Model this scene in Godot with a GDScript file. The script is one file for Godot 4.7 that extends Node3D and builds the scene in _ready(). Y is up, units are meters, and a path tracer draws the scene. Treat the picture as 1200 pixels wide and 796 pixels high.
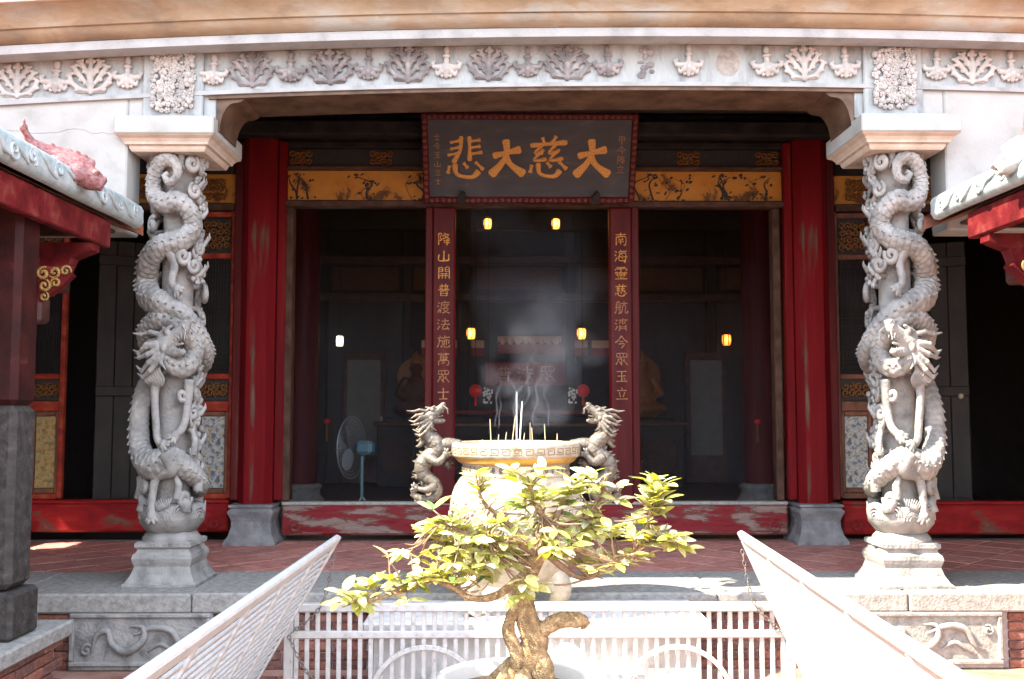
extends Node3D

# ---------------------------------------------------------------- geometry helpers
class Geo:
	var v := PackedVector3Array()
	var n := PackedVector3Array()
	var ix := PackedInt32Array()

	func tri(a: Vector3, b: Vector3, c: Vector3) -> void:   # counter-clockwise seen from outside
		var m := (b - a).cross(c - a).normalized()
		var k := v.size()
		v.append_array(PackedVector3Array([a, b, c]))
		n.append_array(PackedVector3Array([m, m, m]))
		ix.append_array(PackedInt32Array([k, k + 2, k + 1]))

	func quad(a: Vector3, b: Vector3, c: Vector3, d: Vector3) -> void:
		var m := (c - a).cross(d - b).normalized()
		var k := v.size()
		v.append_array(PackedVector3Array([a, b, c, d]))
		n.append_array(PackedVector3Array([m, m, m, m]))
		ix.append_array(PackedInt32Array([k, k + 2, k + 1, k, k + 3, k + 2]))

	func facing(pts: Array, out: Vector3) -> void:          # a flat polygon of 3 or 4 points turned towards out
		var m: Vector3 = (pts[1] - pts[0]).cross(pts[2] - pts[0])
		if m.dot(out) < 0:
			pts.reverse()
		if pts.size() == 3:
			tri(pts[0], pts[1], pts[2])
		else:
			quad(pts[0], pts[1], pts[2], pts[3])

	func box(c: Vector3, s: Vector3, bev := 0.006, b := Basis.IDENTITY) -> Geo:
		var h := s / 2
		var e := minf(bev, minf(h.x, minf(h.y, h.z)) * 0.7)
		for a in 3:
			var p := (a + 1) % 3
			var q := (a + 2) % 3
			for sa in [-1.0, 1.0]:
				var f := []
				for t in [[-1.0, -1.0], [1.0, -1.0], [1.0, 1.0], [-1.0, 1.0]]:
					var w := Vector3()
					w[a] = sa * h[a]
					w[p] = t[0] * (h[p] - e)
					w[q] = t[1] * (h[q] - e)
					f.append(c + b * w)
				var o := Vector3()
				o[a] = sa
				facing(f, b * o)
				for sp in [-1.0, 1.0]:
					var g := []
					for t in [[0, -1.0], [1, -1.0], [1, 1.0], [0, 1.0]]:
						var w := Vector3()
						w[a] = sa * (h[a] - (e if t[0] == 1 else 0.0))
						w[p] = sp * (h[p] - (0.0 if t[0] == 1 else e))
						w[q] = t[1] * (h[q] - e)
						g.append(c + b * w)
					var o2 := Vector3()
					o2[a] = sa
					o2[p] = sp
					facing(g, b * o2)
		for sx in [-1.0, 1.0]:
			for sy in [-1.0, 1.0]:
				for sz in [-1.0, 1.0]:
					var k := Vector3(sx, sy, sz)
					facing([c + b * (k * (h - Vector3(0, e, e))), c + b * (k * (h - Vector3(e, 0, e))), c + b * (k * (h - Vector3(e, e, 0)))], b * k)
		return self

	# rows of points; quad (i,j) (i,j+1) (i+1,j+1) (i+1,j) is counter-clockwise seen from outside unless flipped
	func grid(rows: Array, wrap := false, flip := false) -> Geo:
		var nr := rows.size()
		var nc: int = rows[0].size()
		var k := v.size()
		var acc := PackedVector3Array()
		acc.resize(nr * nc)
		var last := nc if wrap else nc - 1
		for i in nr:
			v.append_array(rows[i])
		for i in nr - 1:
			for j in last:
				var j2 := (j + 1) % nc
				var a := i * nc + j
				var b := i * nc + j2
				var c := (i + 1) * nc + j2
				var d := (i + 1) * nc + j
				var m: Vector3 = (v[k + c] - v[k + a]).cross(v[k + d] - v[k + b])
				if flip:
					m = -m
					ix.append_array(PackedInt32Array([k + a, k + b, k + c, k + a, k + c, k + d]))
				else:
					ix.append_array(PackedInt32Array([k + a, k + c, k + b, k + a, k + d, k + c]))
				acc[a] += m
				acc[b] += m
				acc[c] += m
				acc[d] += m
		for i in acc.size():
			acc[i] = acc[i].normalized() if acc[i].length_squared() > 1e-20 else Vector3.UP
		n.append_array(acc)
		return self

	# profile of Vector2(radius, y), round or with a radius function of the angle
	func lathe(prof: Array, c: Vector3, sides := 32, shape = null) -> Geo:
		var rows := []
		for p in prof:
			var r := PackedVector3Array()
			for j in sides:
				var a := TAU * j / sides
				var rad: float = p.x * (shape.call(a, p.y) if shape != null else 1.0)
				r.append(c + Vector3(sin(a) * rad, p.y, cos(a) * rad))
			rows.append(r)
		return grid(rows, true)

	# square moulding: profile of Vector2(half width, y), corners sharp, with a closed top and bottom
	func square(prof: Array, c: Vector3, deep := 1.0) -> Geo:
		for s in 4:
			var b := Basis(Vector3.UP, s * PI / 2)
			for i in prof.size() - 1:
				var p: Vector2 = prof[i]
				var q: Vector2 = prof[i + 1]
				var f := []
				for w in [Vector3(-p.x, p.y, p.x), Vector3(p.x, p.y, p.x), Vector3(q.x, q.y, q.x), Vector3(-q.x, q.y, q.x)]:
					var t: Vector3 = b * w
					t.z *= deep
					f.append(c + t)
				quad(f[0], f[1], f[2], f[3])
		var t: Vector2 = prof[-1]
		var u: Vector2 = prof[0]
		facing([c + Vector3(-t.x, t.y, t.x * deep), c + Vector3(t.x, t.y, t.x * deep), c + Vector3(t.x, t.y, -t.x * deep), c + Vector3(-t.x, t.y, -t.x * deep)], Vector3.UP)
		facing([c + Vector3(-u.x, u.y, u.x * deep), c + Vector3(u.x, u.y, u.x * deep), c + Vector3(u.x, u.y, -u.x * deep), c + Vector3(-u.x, u.y, -u.x * deep)], Vector3.DOWN)
		return self

	# tube along points with radii; scales > 0 adds overlapping scales that many to the round
	func tube(path: Array, radii: Array, sides := 10, flat := 1.0, scales := 0, scale_height := 0.06) -> Geo:
		var rows := []
		var fr := Geo.frames(path)
		var run := 0.0
		for i in path.size():
			if i > 0:
				run += path[i].distance_to(path[i - 1])
			var r := PackedVector3Array()
			for j in sides:
				var a := TAU * j / sides
				var rad: float = radii[i]
				if scales > 0:
					var big: float = TAU * 0.075 / scales
					var u := run / (big * 0.75)
					var k := floori(u)
					var s := fposmod(float(j) / sides * scales + 0.5 * (k % 2), 1.0)
					var y := u - k
					var edge := 1.0 - absf(2.0 * s - 1.0)
					rad *= 1.0 + scale_height * (y * sqrt(edge) - 0.35) + (0.035 * cos(a * 4.0) if sides > 40 else 0.0)
				r.append(path[i] + fr[i].x * (cos(a) * rad) + fr[i].y * (sin(a) * rad * flat))
			rows.append(r)
		var ends := [rows[0], rows[-1]]
		for e in 2:
			var c := PackedVector3Array()
			for j in sides:
				c.append(path[0] if e == 0 else path[-1])
			if e == 0:
				rows.push_front(c)
			else:
				rows.append(c)
		return grid(rows, true)

	static func frames(path: Array) -> Array:
		var out := []
		var up := Vector3.UP
		for i in path.size():
			var t: Vector3 = (path[mini(i + 1, path.size() - 1)] - path[maxi(i - 1, 0)]).normalized()
			if i == 0 and absf(t.dot(up)) > 0.9:
				up = Vector3(0, 0, 1)
			var x := up.cross(t).normalized()
			if x.length_squared() < 0.1:
				x = Vector3.RIGHT
			var y := t.cross(x).normalized()
			up = y
			out.append(Basis(x, y, t))
		return out

	func ball(c: Vector3, r: Vector3, b := Basis.IDENTITY, su := 10, sv := 7) -> Geo:
		var rows := []
		for i in sv + 1:
			var t := PI * i / sv - PI / 2
			var row := PackedVector3Array()
			for j in su:
				var a := TAU * j / su
				row.append(c + b * (Vector3(cos(t) * sin(a), sin(t), cos(t) * cos(a)) * r))
			rows.append(row)
		return grid(rows, true)

	func bar(a: Vector3, b: Vector3, w: float, d: float, bev := 0.003, side := Vector3.UP) -> Geo:   # a squared bar from a to b
		var z := (b - a).normalized()
		var x := side.cross(z).normalized()
		return box((a + b) / 2, Vector3(w, d, a.distance_to(b)), bev, Basis(x, z.cross(x), z))

	func prism(poly: PackedVector2Array, z0: float, z1: float, t := Transform3D()) -> Geo:   # polygon in x y, from z0 (back) to z1 (front)
		if Geometry2D.is_polygon_clockwise(poly):
			poly.reverse()
		var idx := Geometry2D.triangulate_polygon(poly)
		for i in range(0, idx.size(), 3):
			var f := []
			var g := []
			for k in 3:
				var p := poly[idx[i + k]]
				f.append(t * Vector3(p.x, p.y, z1))
				g.append(t * Vector3(p.x, p.y, z0))
			facing(f, t.basis.z)
			facing(g, -t.basis.z)
		for i in poly.size():
			var p := poly[i]
			var q := poly[(i + 1) % poly.size()]
			quad(t * Vector3(p.x, p.y, z0), t * Vector3(q.x, q.y, z0), t * Vector3(q.x, q.y, z1), t * Vector3(p.x, p.y, z1))
		return self

	func moved(t: Transform3D) -> Geo:
		var g := Geo.new()
		for p in v:
			g.v.append(t * p)
		for m in n:
			g.n.append((t.basis * m).normalized())
		g.ix = ix.duplicate()
		return g

	func mirrored() -> Geo:
		var g := Geo.new()
		for p in v:
			g.v.append(Vector3(-p.x, p.y, p.z))
		for m in n:
			g.n.append(Vector3(-m.x, m.y, m.z))
		for i in range(0, ix.size(), 3):
			g.ix.append_array(PackedInt32Array([ix[i], ix[i + 2], ix[i + 1]]))
		return g

	func join(o: Geo) -> Geo:
		var k := v.size()
		v.append_array(o.v)
		n.append_array(o.n)
		for i in o.ix:
			ix.append(k + i)
		return self

	func mesh() -> ArrayMesh:
		var a := []
		a.resize(Mesh.ARRAY_MAX)
		a[Mesh.ARRAY_VERTEX] = v
		a[Mesh.ARRAY_NORMAL] = n
		a[Mesh.ARRAY_INDEX] = ix
		var m := ArrayMesh.new()
		m.add_surface_from_arrays(Mesh.PRIMITIVE_TRIANGLES, a)
		return m


# a distance field on a grid: shapes are melted together and skinned as one smooth surface
class Field:
	var o: Vector3
	var c: float
	var nx: int
	var ny: int
	var nz: int
	var f := PackedFloat32Array()

	func _init(lo: Vector3, hi: Vector3, cell: float) -> void:
		o = lo
		c = cell
		nx = int((hi.x - lo.x) / cell) + 2
		ny = int((hi.y - lo.y) / cell) + 2
		nz = int((hi.z - lo.z) / cell) + 2
		f.resize(nx * ny * nz)
		f.fill(1.0)

	func _span(lo: Vector3, hi: Vector3) -> Array:
		var a := (lo - o) / c
		var b := (hi - o) / c
		return [maxi(0, floori(a.x)), mini(nx - 1, ceili(b.x)), maxi(0, floori(a.y)), mini(ny - 1, ceili(b.y)), maxi(0, floori(a.z)), mini(nz - 1, ceili(b.z))]

	func cap(a: Vector3, b: Vector3, ra: float, rb: float, k := 0.01) -> void:
		var m := maxf(ra, rb) + 2.0 * c + k
		var s := _span(Vector3(minf(a.x, b.x) - m, minf(a.y, b.y) - m, minf(a.z, b.z) - m), Vector3(maxf(a.x, b.x) + m, maxf(a.y, b.y) + m, maxf(a.z, b.z) + m))
		var ba := b - a
		var bb := maxf(ba.length_squared(), 1e-12)
		for z in range(s[4], s[5] + 1):
			for y in range(s[2], s[3] + 1):
				var at := (z * ny + y) * nx
				for x in range(s[0], s[1] + 1):
					var pa := o + Vector3(x, y, z) * c - a
					var h := clampf(pa.dot(ba) / bb, 0.0, 1.0)
					var d := (pa - ba * h).length() - ra - (rb - ra) * h
					var e := f[at + x]
					var q := k - absf(d - e)
					f[at + x] = minf(d, e) - (q * q / (4.0 * k) if q > 0.0 else 0.0)

	func line(pts: Array, radii: Array, k := 0.01) -> void:
		for i in pts.size() - 1:
			cap(pts[i], pts[i + 1], radii[i], radii[i + 1], k)

	func ell(p: Vector3, r: Vector3, k := 0.01, b := Basis.IDENTITY, cut := false) -> void:
		var m := maxf(r.x, maxf(r.y, r.z)) + 2.0 * c + k
		var s := _span(p - Vector3(m, m, m), p + Vector3(m, m, m))
		var inv := b.transposed()
		for z in range(s[4], s[5] + 1):
			for y in range(s[2], s[3] + 1):
				var at := (z * ny + y) * nx
				for x in range(s[0], s[1] + 1):
					var q: Vector3 = inv * (o + Vector3(x, y, z) * c - p)
					var k0 := (q / r).length()
					var d := k0 * (k0 - 1.0) / maxf((q / (r * r)).length(), 1e-6)
					var e := f[at + x]
					if cut:
						d = -d
						f[at + x] = maxf(e, d)
					else:
						var w := k - absf(d - e)
						f[at + x] = minf(d, e) - (w * w / (4.0 * k) if w > 0.0 else 0.0)

	func skin(g: Geo) -> Geo:
		var id := PackedInt32Array()
		id.resize(nx * ny * nz)
		id.fill(-1)
		var pts := PackedVector3Array()
		var base := g.v.size()
		var off := [0, 1, nx, nx + 1, nx * ny, nx * ny + 1, nx * ny + nx, nx * ny + nx + 1]
		var pairs := [[0, 1], [2, 3], [4, 5], [6, 7], [0, 2], [1, 3], [4, 6], [5, 7], [0, 4], [1, 5], [2, 6], [3, 7]]
		for z in nz - 1:
			for y in ny - 1:
				var at := (z * ny + y) * nx
				var sl := f.slice(at, at + nx)
				var low := false
				for d in [0, nx, nx * ny, nx * ny + nx]:
					if low:
						break
					for e in f.slice(at + d, at + d + nx):
						if e < 0.0:
							low = true
							break
				if not low:
					continue
				for x in nx - 1:
					var q := at + x
					var k := 0
					for i in 8:
						if f[q + off[i]] < 0.0:
							k += 1
					if k == 0 or k == 8:
						continue
					var p := Vector3()
					var m := 0
					for e in pairs:
						var fa := f[q + off[e[0]]]
						var fb := f[q + off[e[1]]]
						if (fa < 0.0) != (fb < 0.0):
							var t := fa / (fa - fb)
							var a: int = e[0]
							var b: int = e[1]
							p += Vector3(a & 1, (a >> 1) & 1, a >> 2).lerp(Vector3(b & 1, (b >> 1) & 1, b >> 2), t)
							m += 1
					id[q] = pts.size()
					pts.append(o + (Vector3(x, y, z) + p / m) * c)
		var nn := PackedVector3Array()
		nn.resize(pts.size())
		var step := [1, nx, nx * ny]
		for z in range(1, nz - 1):
			for y in range(1, ny - 1):
				for x in range(1, nx - 1):
					var q := (z * ny + y) * nx + x
					if id[q] < 0:
						continue
					var inside := f[q] < 0.0
					for a in 3:
						if inside == (f[q + step[a]] < 0.0):
							continue
						var u: int = step[(a + 1) % 3]
						var w: int = step[(a + 2) % 3]
						var i0 := id[q]
						var i1 := id[q - u]
						var i2 := id[q - u - w]
						var i3 := id[q - w]
						if i1 < 0 or i2 < 0 or i3 < 0:
							continue
						var m := (pts[i2] - pts[i0]).cross(pts[i3] - pts[i1])
						if not inside:
							m = -m
							g.ix.append_array(PackedInt32Array([base + i0, base + i1, base + i2, base + i0, base + i2, base + i3]))
						else:
							g.ix.append_array(PackedInt32Array([base + i0, base + i2, base + i1, base + i0, base + i3, base + i2]))
						nn[i0] += m
						nn[i1] += m
						nn[i2] += m
						nn[i3] += m
		for i in nn.size():
			nn[i] = nn[i].normalized() if nn[i].length_squared() > 1e-20 else Vector3.UP
		g.v.append_array(pts)
		g.n.append_array(nn)
		return g


# ---------------------------------------------------------------- scene helpers
var M := {}
var taken := {}
var rng := RandomNumberGenerator.new()

func lin(r: float, g: float, b: float) -> Color:
	return Color(r, g, b).linear_to_srgb()

func noise_map(sd: int, freq: float, ramp: Gradient = null, octaves := 4, warp := 0.0, size := 256) -> NoiseTexture2D:
	var n := FastNoiseLite.new()
	n.seed = sd
	n.noise_type = FastNoiseLite.TYPE_SIMPLEX_SMOOTH
	n.frequency = freq
	n.fractal_octaves = octaves
	n.fractal_gain = 0.55
	if warp > 0.0:
		n.domain_warp_enabled = true
		n.domain_warp_amplitude = warp
		n.domain_warp_frequency = freq
	var t := NoiseTexture2D.new()
	t.width = size
	t.height = size
	t.seamless = true
	t.noise = n
	if ramp:
		t.color_ramp = ramp
	return t

func ramp(stops: Array) -> Gradient:      # [[offset, Color], ...]
	var g := Gradient.new()
	var o := PackedFloat32Array()
	var c := PackedColorArray()
	for s in stops:
		o.append(s[0])
		c.append(s[1])
	g.offsets = o
	g.colors = c
	return g

var bumps := {}
func mat(called: String, stops: Array, rough := 0.8, scale := 1.0, bump := 0.0, freq := 0.02, warp := 0.0, metal := 0.0, bump_kind := "fine", stretch := Vector3.ONE) -> StandardMaterial3D:
	var m := StandardMaterial3D.new()
	m.resource_name = called
	m.roughness = rough
	m.metallic = metal
	m.metallic_specular = 0.4
	if stops.size() == 1:
		m.albedo_color = stops[0][1]
	else:
		m.albedo_texture = noise_map(called.hash() % 1000, freq, ramp(stops), 5, warp)
	m.uv1_triplanar = true
	m.uv1_world_triplanar = true
	m.uv1_scale = Vector3.ONE * scale * stretch
	if bump > 0.0:
		if not bumps.has(bump_kind):
			bumps[bump_kind] = noise_map(77, 0.06 if bump_kind == "fine" else 0.02, null, 5, 0.0, 512)
		m.heightmap_enabled = true
		m.heightmap_texture = bumps[bump_kind]
		m.heightmap_scale = bump
	M[called] = m
	return m

func numbered(called: String) -> String:
	if not taken.has(called):
		taken[called] = 0
		return called
	taken[called] += 1
	return "%s_%03d" % [called, taken[called]]

func thing(called: String, label: String, category: String, at := Vector3.ZERO, turn := 0.0, group := "") -> Node3D:
	var o := Node3D.new()
	o.name = numbered(called)
	add_child(o)
	o.position = at
	o.rotation.y = turn
	return tag(o, label, category, group)

func tag(o: Node3D, label: String, category: String, group := "") -> Node3D:
	o.set_meta("label", label)
	o.set_meta("category", category)
	if group:
		o.set_meta("group", group)
	return o

func part(called: String, g, m: Material, parent: Node3D, at := Vector3.ZERO) -> MeshInstance3D:
	var o := MeshInstance3D.new()
	o.name = called
	o.mesh = g.mesh() if g is Geo else g
	o.material_override = m
	o.position = at
	parent.add_child(o, true)
	return o

func solo(called: String, g, m: Material, label: String, category: String, at := Vector3.ZERO, group := "") -> MeshInstance3D:
	var o := MeshInstance3D.new()
	o.name = numbered(called)
	o.mesh = g.mesh() if g is Geo else g
	o.material_override = m
	o.position = at
	add_child(o)
	tag(o, label, category, group)
	return o

func struct(called: String, g: Geo, m: Material) -> MeshInstance3D:
	var o := MeshInstance3D.new()
	o.name = numbered(called)
	o.mesh = g.mesh()
	o.material_override = m
	add_child(o)
	o.set_meta("kind", "structure")
	return o

func B(c: Vector3, s: Vector3, bev := 0.006) -> Geo:
	return Geo.new().box(c, s, bev)

func span(x0: float, x1: float, y0: float, y1: float, z0: float, z1: float, bev := 0.006) -> Geo:
	return Geo.new().box(Vector3((x0 + x1) / 2, (y0 + y1) / 2, (z0 + z1) / 2), Vector3(x1 - x0, y1 - y0, z1 - z0), bev)

func smooth(pts: Array, per := 6) -> Array:       # Catmull-Rom through points
	var out := []
	for i in pts.size() - 1:
		var p0 = pts[maxi(i - 1, 0)]
		var p3 = pts[mini(i + 2, pts.size() - 1)]
		for k in per:
			var t := float(k) / per
			if pts[i] is Vector3:
				out.append((pts[i] as Vector3).cubic_interpolate(pts[i + 1], p0, p3, t))
			else:
				out.append(cubic_interpolate(pts[i], pts[i + 1], p0, p3, t))
	out.append(pts[-1])
	return out

# brush strokes: [width, x, y, x, y, ...] in a square of 100 with y down, as raised tapering ribbons on the plane z = 0
func strokes(list: Array, size: float, depth: float, fat := 1.0) -> Geo:
	var g := Geo.new()
	var lift := 0.0
	for s in list:
		lift += 0.00025
		var pts := []
		for i in range(1, s.size(), 2):
			pts.append(Vector3((s[i] - 50.0) / 100.0 * size, (50.0 - s[i + 1]) / 100.0 * size, 0))
		var path := smooth(pts, 5 if pts.size() > 2 else 8)
		var w: float = s[0] / 100.0 * size * 0.5 * fat
		var n := path.size()
		var rows := []
		for i in n:
			var t: Vector3 = (path[mini(i + 1, n - 1)] - path[maxi(i - 1, 0)]).normalized()
			var x := Vector3(-t.y, t.x, 0)
			var u := float(i) / (n - 1)
			var r: float = w * (0.62 + 0.55 * pow(absf(2.0 * u - 0.9), 1.5)) * (0.55 if i == 0 or i == n - 1 else 1.0)
			var p: Vector3 = path[i]
			rows.append(PackedVector3Array([p + x * r, p + x * r * 0.72 + Vector3(0, 0, depth + lift), p - x * r * 0.72 + Vector3(0, 0, depth + lift), p - x * r]))
		g.grid(rows, false, true)
		g.facing([rows[0][0], rows[0][1], rows[0][2], rows[0][3]], rows[0][1] - path[1] + Vector3(0, 0, -depth))
		g.facing([rows[-1][0], rows[-1][1], rows[-1][2], rows[-1][3]], rows[-1][1] - path[n - 2] + Vector3(0, 0, -depth))
	return g

# ---------------------------------------------------------------- materials
func materials() -> void:
	var L := func(r, g, b): return lin(r, g, b)
	mat("stone", [[0.0, lin(0.1209, 0.119, 0.1101)], [.3, lin(0.2139, 0.2086, 0.1935)], [.48, lin(0.279, 0.2699, 0.2537)], [.65, lin(0.3162, 0.3065, 0.2838)], [1.0, lin(0.3999, 0.3797, 0.344)]], .88, 1.1, .45, .02, 25.0)
	mat("stone_dark", [[0.0, lin(.10, .10, .105)], [.5, lin(.19, .19, .195)], [1.0, lin(.30, .29, .29)]], .85, 1.0, .5, .02, 20.0)
	mat("granite", [[0.0, lin(0.1892, 0.1791, 0.162)], [.4, lin(0.2764, 0.265, 0.243)], [.7, lin(0.3419, 0.3295, 0.297)], [1.0, lin(0.4219, 0.4011, 0.3578)]], .8, 1.3, .25, .05, 10.0)
	mat("marble", [[0.0, lin(0.475, 0.4655, 0.4465)], [.5, lin(0.646, 0.6365, 0.608)], [1.0, lin(0.76, 0.741, 0.7125)]], .7, .8, .2, .03, 20.0)
	mat("plaster", [[0.0, lin(0.2801, 0.2894, 0.2667)], [.35, lin(0.3524, 0.3689, 0.3509)], [.7, lin(0.3795, 0.4001, 0.3837)], [1.0, lin(0.3975, 0.4194, 0.4024)]], .85, .7, .15, .015, 25.0)
	mat("frieze_plaster", [[0.0, lin(0.1596, 0.1766, 0.1774)], [.3, lin(0.2593, 0.2871, 0.2869)], [.55, lin(0.3192, 0.3588, 0.36)], [1.0, lin(0.369, 0.414, 0.4069)]], .85, .8, .3, .02, 30.0, 0.0, "fine", Vector3(1.8, .55, 1))
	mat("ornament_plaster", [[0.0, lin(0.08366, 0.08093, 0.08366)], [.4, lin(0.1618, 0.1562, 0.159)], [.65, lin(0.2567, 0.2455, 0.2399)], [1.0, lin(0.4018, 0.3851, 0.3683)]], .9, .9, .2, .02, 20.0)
	mat("tan_plaster", [[0.0, lin(0.1103, 0.09702, 0.07787)], [.28, lin(0.2141, 0.1552, 0.09839)], [.45, lin(0.2855, 0.2135, 0.1352)], [.6, lin(0.305, 0.2407, 0.164)], [.75, lin(0.3244, 0.3183, 0.2705)], [1.0, lin(0.3438, 0.3803, 0.377)]], .85, .5, .3, .018, 40.0, 0.0, "fine", Vector3(.5, 1.5, 1))
	mat("cream_plaster", [[0.0, lin(0.3795, 0.3069, 0.2401)], [.5, lin(0.4968, 0.4185, 0.3346)], [1.0, lin(0.5658, 0.5092, 0.4511)]], .85, 1.2, .2, .02, 20.0)
	mat("soffit_wood", [[0.0, lin(.05, .03, .02)], [.5, lin(.11, .07, .045)], [1.0, lin(.17, .11, .07)]], .6, .8, .2, .02, 10.0)
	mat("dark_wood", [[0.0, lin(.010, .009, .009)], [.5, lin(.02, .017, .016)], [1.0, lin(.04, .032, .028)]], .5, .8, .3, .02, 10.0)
	mat("brown_wood", [[0.0, lin(.035, .018, .013)], [.5, lin(.065, .035, .025)], [1.0, lin(.11, .06, .04)]], .5, 1.0, .2, .02, 10.0)
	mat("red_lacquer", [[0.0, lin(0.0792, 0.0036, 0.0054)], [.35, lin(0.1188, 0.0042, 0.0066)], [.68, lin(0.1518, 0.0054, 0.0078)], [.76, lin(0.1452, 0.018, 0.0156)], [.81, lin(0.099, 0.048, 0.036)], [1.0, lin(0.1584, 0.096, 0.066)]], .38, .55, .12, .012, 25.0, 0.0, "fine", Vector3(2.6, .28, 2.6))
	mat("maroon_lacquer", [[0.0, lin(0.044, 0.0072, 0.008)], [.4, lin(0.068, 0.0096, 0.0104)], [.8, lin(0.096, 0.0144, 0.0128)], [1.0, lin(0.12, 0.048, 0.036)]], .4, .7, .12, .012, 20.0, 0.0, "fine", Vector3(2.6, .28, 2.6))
	mat("peeling_red", [[0.0, lin(.12, .012, .016)], [.34, lin(.19, .02, .025)], [.48, lin(.17, .03, .03)], [.52, lin(.12, .06, .05)], [.6, lin(.20, .13, .11)], [.8, lin(.25, .19, .165)], [1.0, lin(.10, .07, .055)]], .65, .9, .4, .016, 45.0, 0.0, "fine", Vector3(.45, 2.0, 1))
	mat("worn_red", [[0.0, lin(0.12, 0.0072, 0.0084)], [.5, lin(0.225, 0.0108, 0.012)], [.62, lin(0.255, 0.018, 0.015)], [.68, lin(0.1275, 0.042, 0.03)], [1.0, lin(0.18, 0.096, 0.072)]], .5, .8, .2, .014, 40.0, 0.0, "fine", Vector3(.6, 1.6, 1))
	mat("gilt", [[0.0, lin(0.2992, 0.1232, 0.0264)], [.5, lin(0.5456, 0.264, 0.0572)], [1.0, lin(0.6864, 0.3872, 0.1056)]], .45, 8.0, .1, .03, 5.0, 0.1)
	mat("gilt_old", [[0.0, lin(0.0408, 0.01785, 0.00612)], [.5, lin(0.1632, 0.0663, 0.0153)], [1.0, lin(0.255, 0.1224, 0.0306)]], .55, 8.0, .1, .03, 5.0, 0.25)
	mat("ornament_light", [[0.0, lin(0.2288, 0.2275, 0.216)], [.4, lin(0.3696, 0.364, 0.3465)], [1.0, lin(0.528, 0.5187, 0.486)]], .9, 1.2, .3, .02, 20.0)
	mat("fillet_plaster", [[0.0, lin(0.2256, 0.2354, 0.2305)], [.35, lin(0.3158, 0.3328, 0.3293)], [1.0, lin(0.376, 0.3978, 0.3993)]], .85, .8, .2, .02, 30.0)
	mat("gilt_faded", [[0.0, lin(.20, .09, .04)], [.5, lin(.34, .17, .07)], [1.0, lin(.46, .26, .12)]], .6, 8.0, .1, .03, 5.0)
	mat("frame_gilt", [[0.0, lin(0.096, 0.03, 0.027)], [.5, lin(0.18, 0.066, 0.054)], [1.0, lin(0.252, 0.132, 0.102)]], .6, 6.0, .1, .03)
	mat("robe", [[0.0, lin(0.03, 0.009, 0.0072)], [1.0, lin(0.066, 0.024, 0.018)]], .7, 4.0, .1, .03)
	mat("door_leaf", [[0.0, lin(0.0165, 0.0132, 0.011)], [.5, lin(0.03025, 0.0242, 0.0198)], [1.0, lin(0.0495, 0.0385, 0.03025)]], .6, 1.2, .1, .02, 15.0, 0.0, "fine", Vector3(1, .3, 1))
	mat("crack", [[0, lin(.30, .29, .28)]], .95)
	mat("signboard", [[0.0, lin(.050, .052, .057)], [.5, lin(.060, .061, .066)], [.8, lin(.075, .073, .075)], [1.0, lin(.14, .12, .11)]], .4, 1.4, .08, .012, 20.0, 0.0, "fine", Vector3(.5, 2, 1))
	mat("orange_paint", [[0.0, lin(0.051, 0.0255, 0.0102)], [.26, lin(0.1275, 0.051, 0.0102)], [.36, lin(0.374, 0.153, 0.0187)], [.7, lin(0.442, 0.187, 0.0238)], [1.0, lin(0.34, 0.17, 0.0425)]], .6, .9, .15, .016, 40.0)
	mat("black_paint", [[0.0, lin(.012, .012, .012)], [1.0, lin(.035, .03, .028)]], .5, 3.0, 0.0, .03)
	mat("screen_wood", [[0.0, lin(.05, .022, .012)], [.5, lin(.12, .045, .025)], [1.0, lin(.21, .085, .04)]], .5, 1.2, .2, .02, 20.0, 0.0, "fine", Vector3(1, .4, 1))
	mat("screen_red", [[0.0, lin(.13, .02, .012)], [.5, lin(.26, .03, .018)], [.8, lin(.30, .07, .03)], [1.0, lin(.20, .11, .06)]], .5, 1.2, .2, .02, 20.0)
	mat("panel_painting", [[0.0, lin(.05, .055, .06)], [.35, lin(.15, .17, .18)], [.5, lin(.32, .34, .33)], [.62, lin(.40, .39, .34)], [.75, lin(.22, .14, .07)], [1.0, lin(.34, .24, .12)]], .6, 3.0, .1, .02, 60.0)
	mat("panel_painting_gold", [[0.0, lin(.08, .08, .05)], [.35, lin(.26, .17, .06)], [.6, lin(.40, .25, .08)], [.8, lin(.12, .17, .12)], [1.0, lin(.33, .27, .16)]], .6, 3.0, .1, .02, 60.0)
	mat("tile_a", [[0.0, lin(0.336, 0.1365, 0.108)], [.5, lin(0.4928, 0.208, 0.1688)], [1.0, lin(0.5824, 0.299, 0.2565)]], .55, 1.5, .1, .02, 15.0)
	mat("tile_b", [[0.0, lin(0.3808, 0.1625, 0.1283)], [.5, lin(0.5488, 0.247, 0.2025)], [1.0, lin(0.6272, 0.351, 0.297)]], .55, 1.7, .1, .02, 15.0)
	mat("tile_c", [[0.0, lin(0.2875, 0.1283, 0.112)], [.5, lin(0.437, 0.1958, 0.161)], [1.0, lin(0.5405, 0.3105, 0.266)]], .55, 1.3, .1, .02, 15.0)
	mat("grout", [[0.0, lin(.5, .46, .46)], [1.0, lin(.66, .62, .62)]], .9, 2.0, 0.0, .03)
	mat("brick_a", [[0.0, lin(.13, .055, .04)], [.5, lin(.23, .085, .06)], [1.0, lin(.33, .16, .12)]], .85, 3.0, .4, .03, 10.0)
	mat("brick_b", [[0.0, lin(.18, .07, .05)], [.5, lin(.29, .115, .08)], [1.0, lin(.38, .20, .15)]], .85, 3.0, .4, .03, 10.0)
	mat("brick_c", [[0.0, lin(.09, .045, .038)], [.5, lin(.17, .075, .06)], [1.0, lin(.27, .15, .12)]], .85, 3.0, .4, .03, 10.0)
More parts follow.
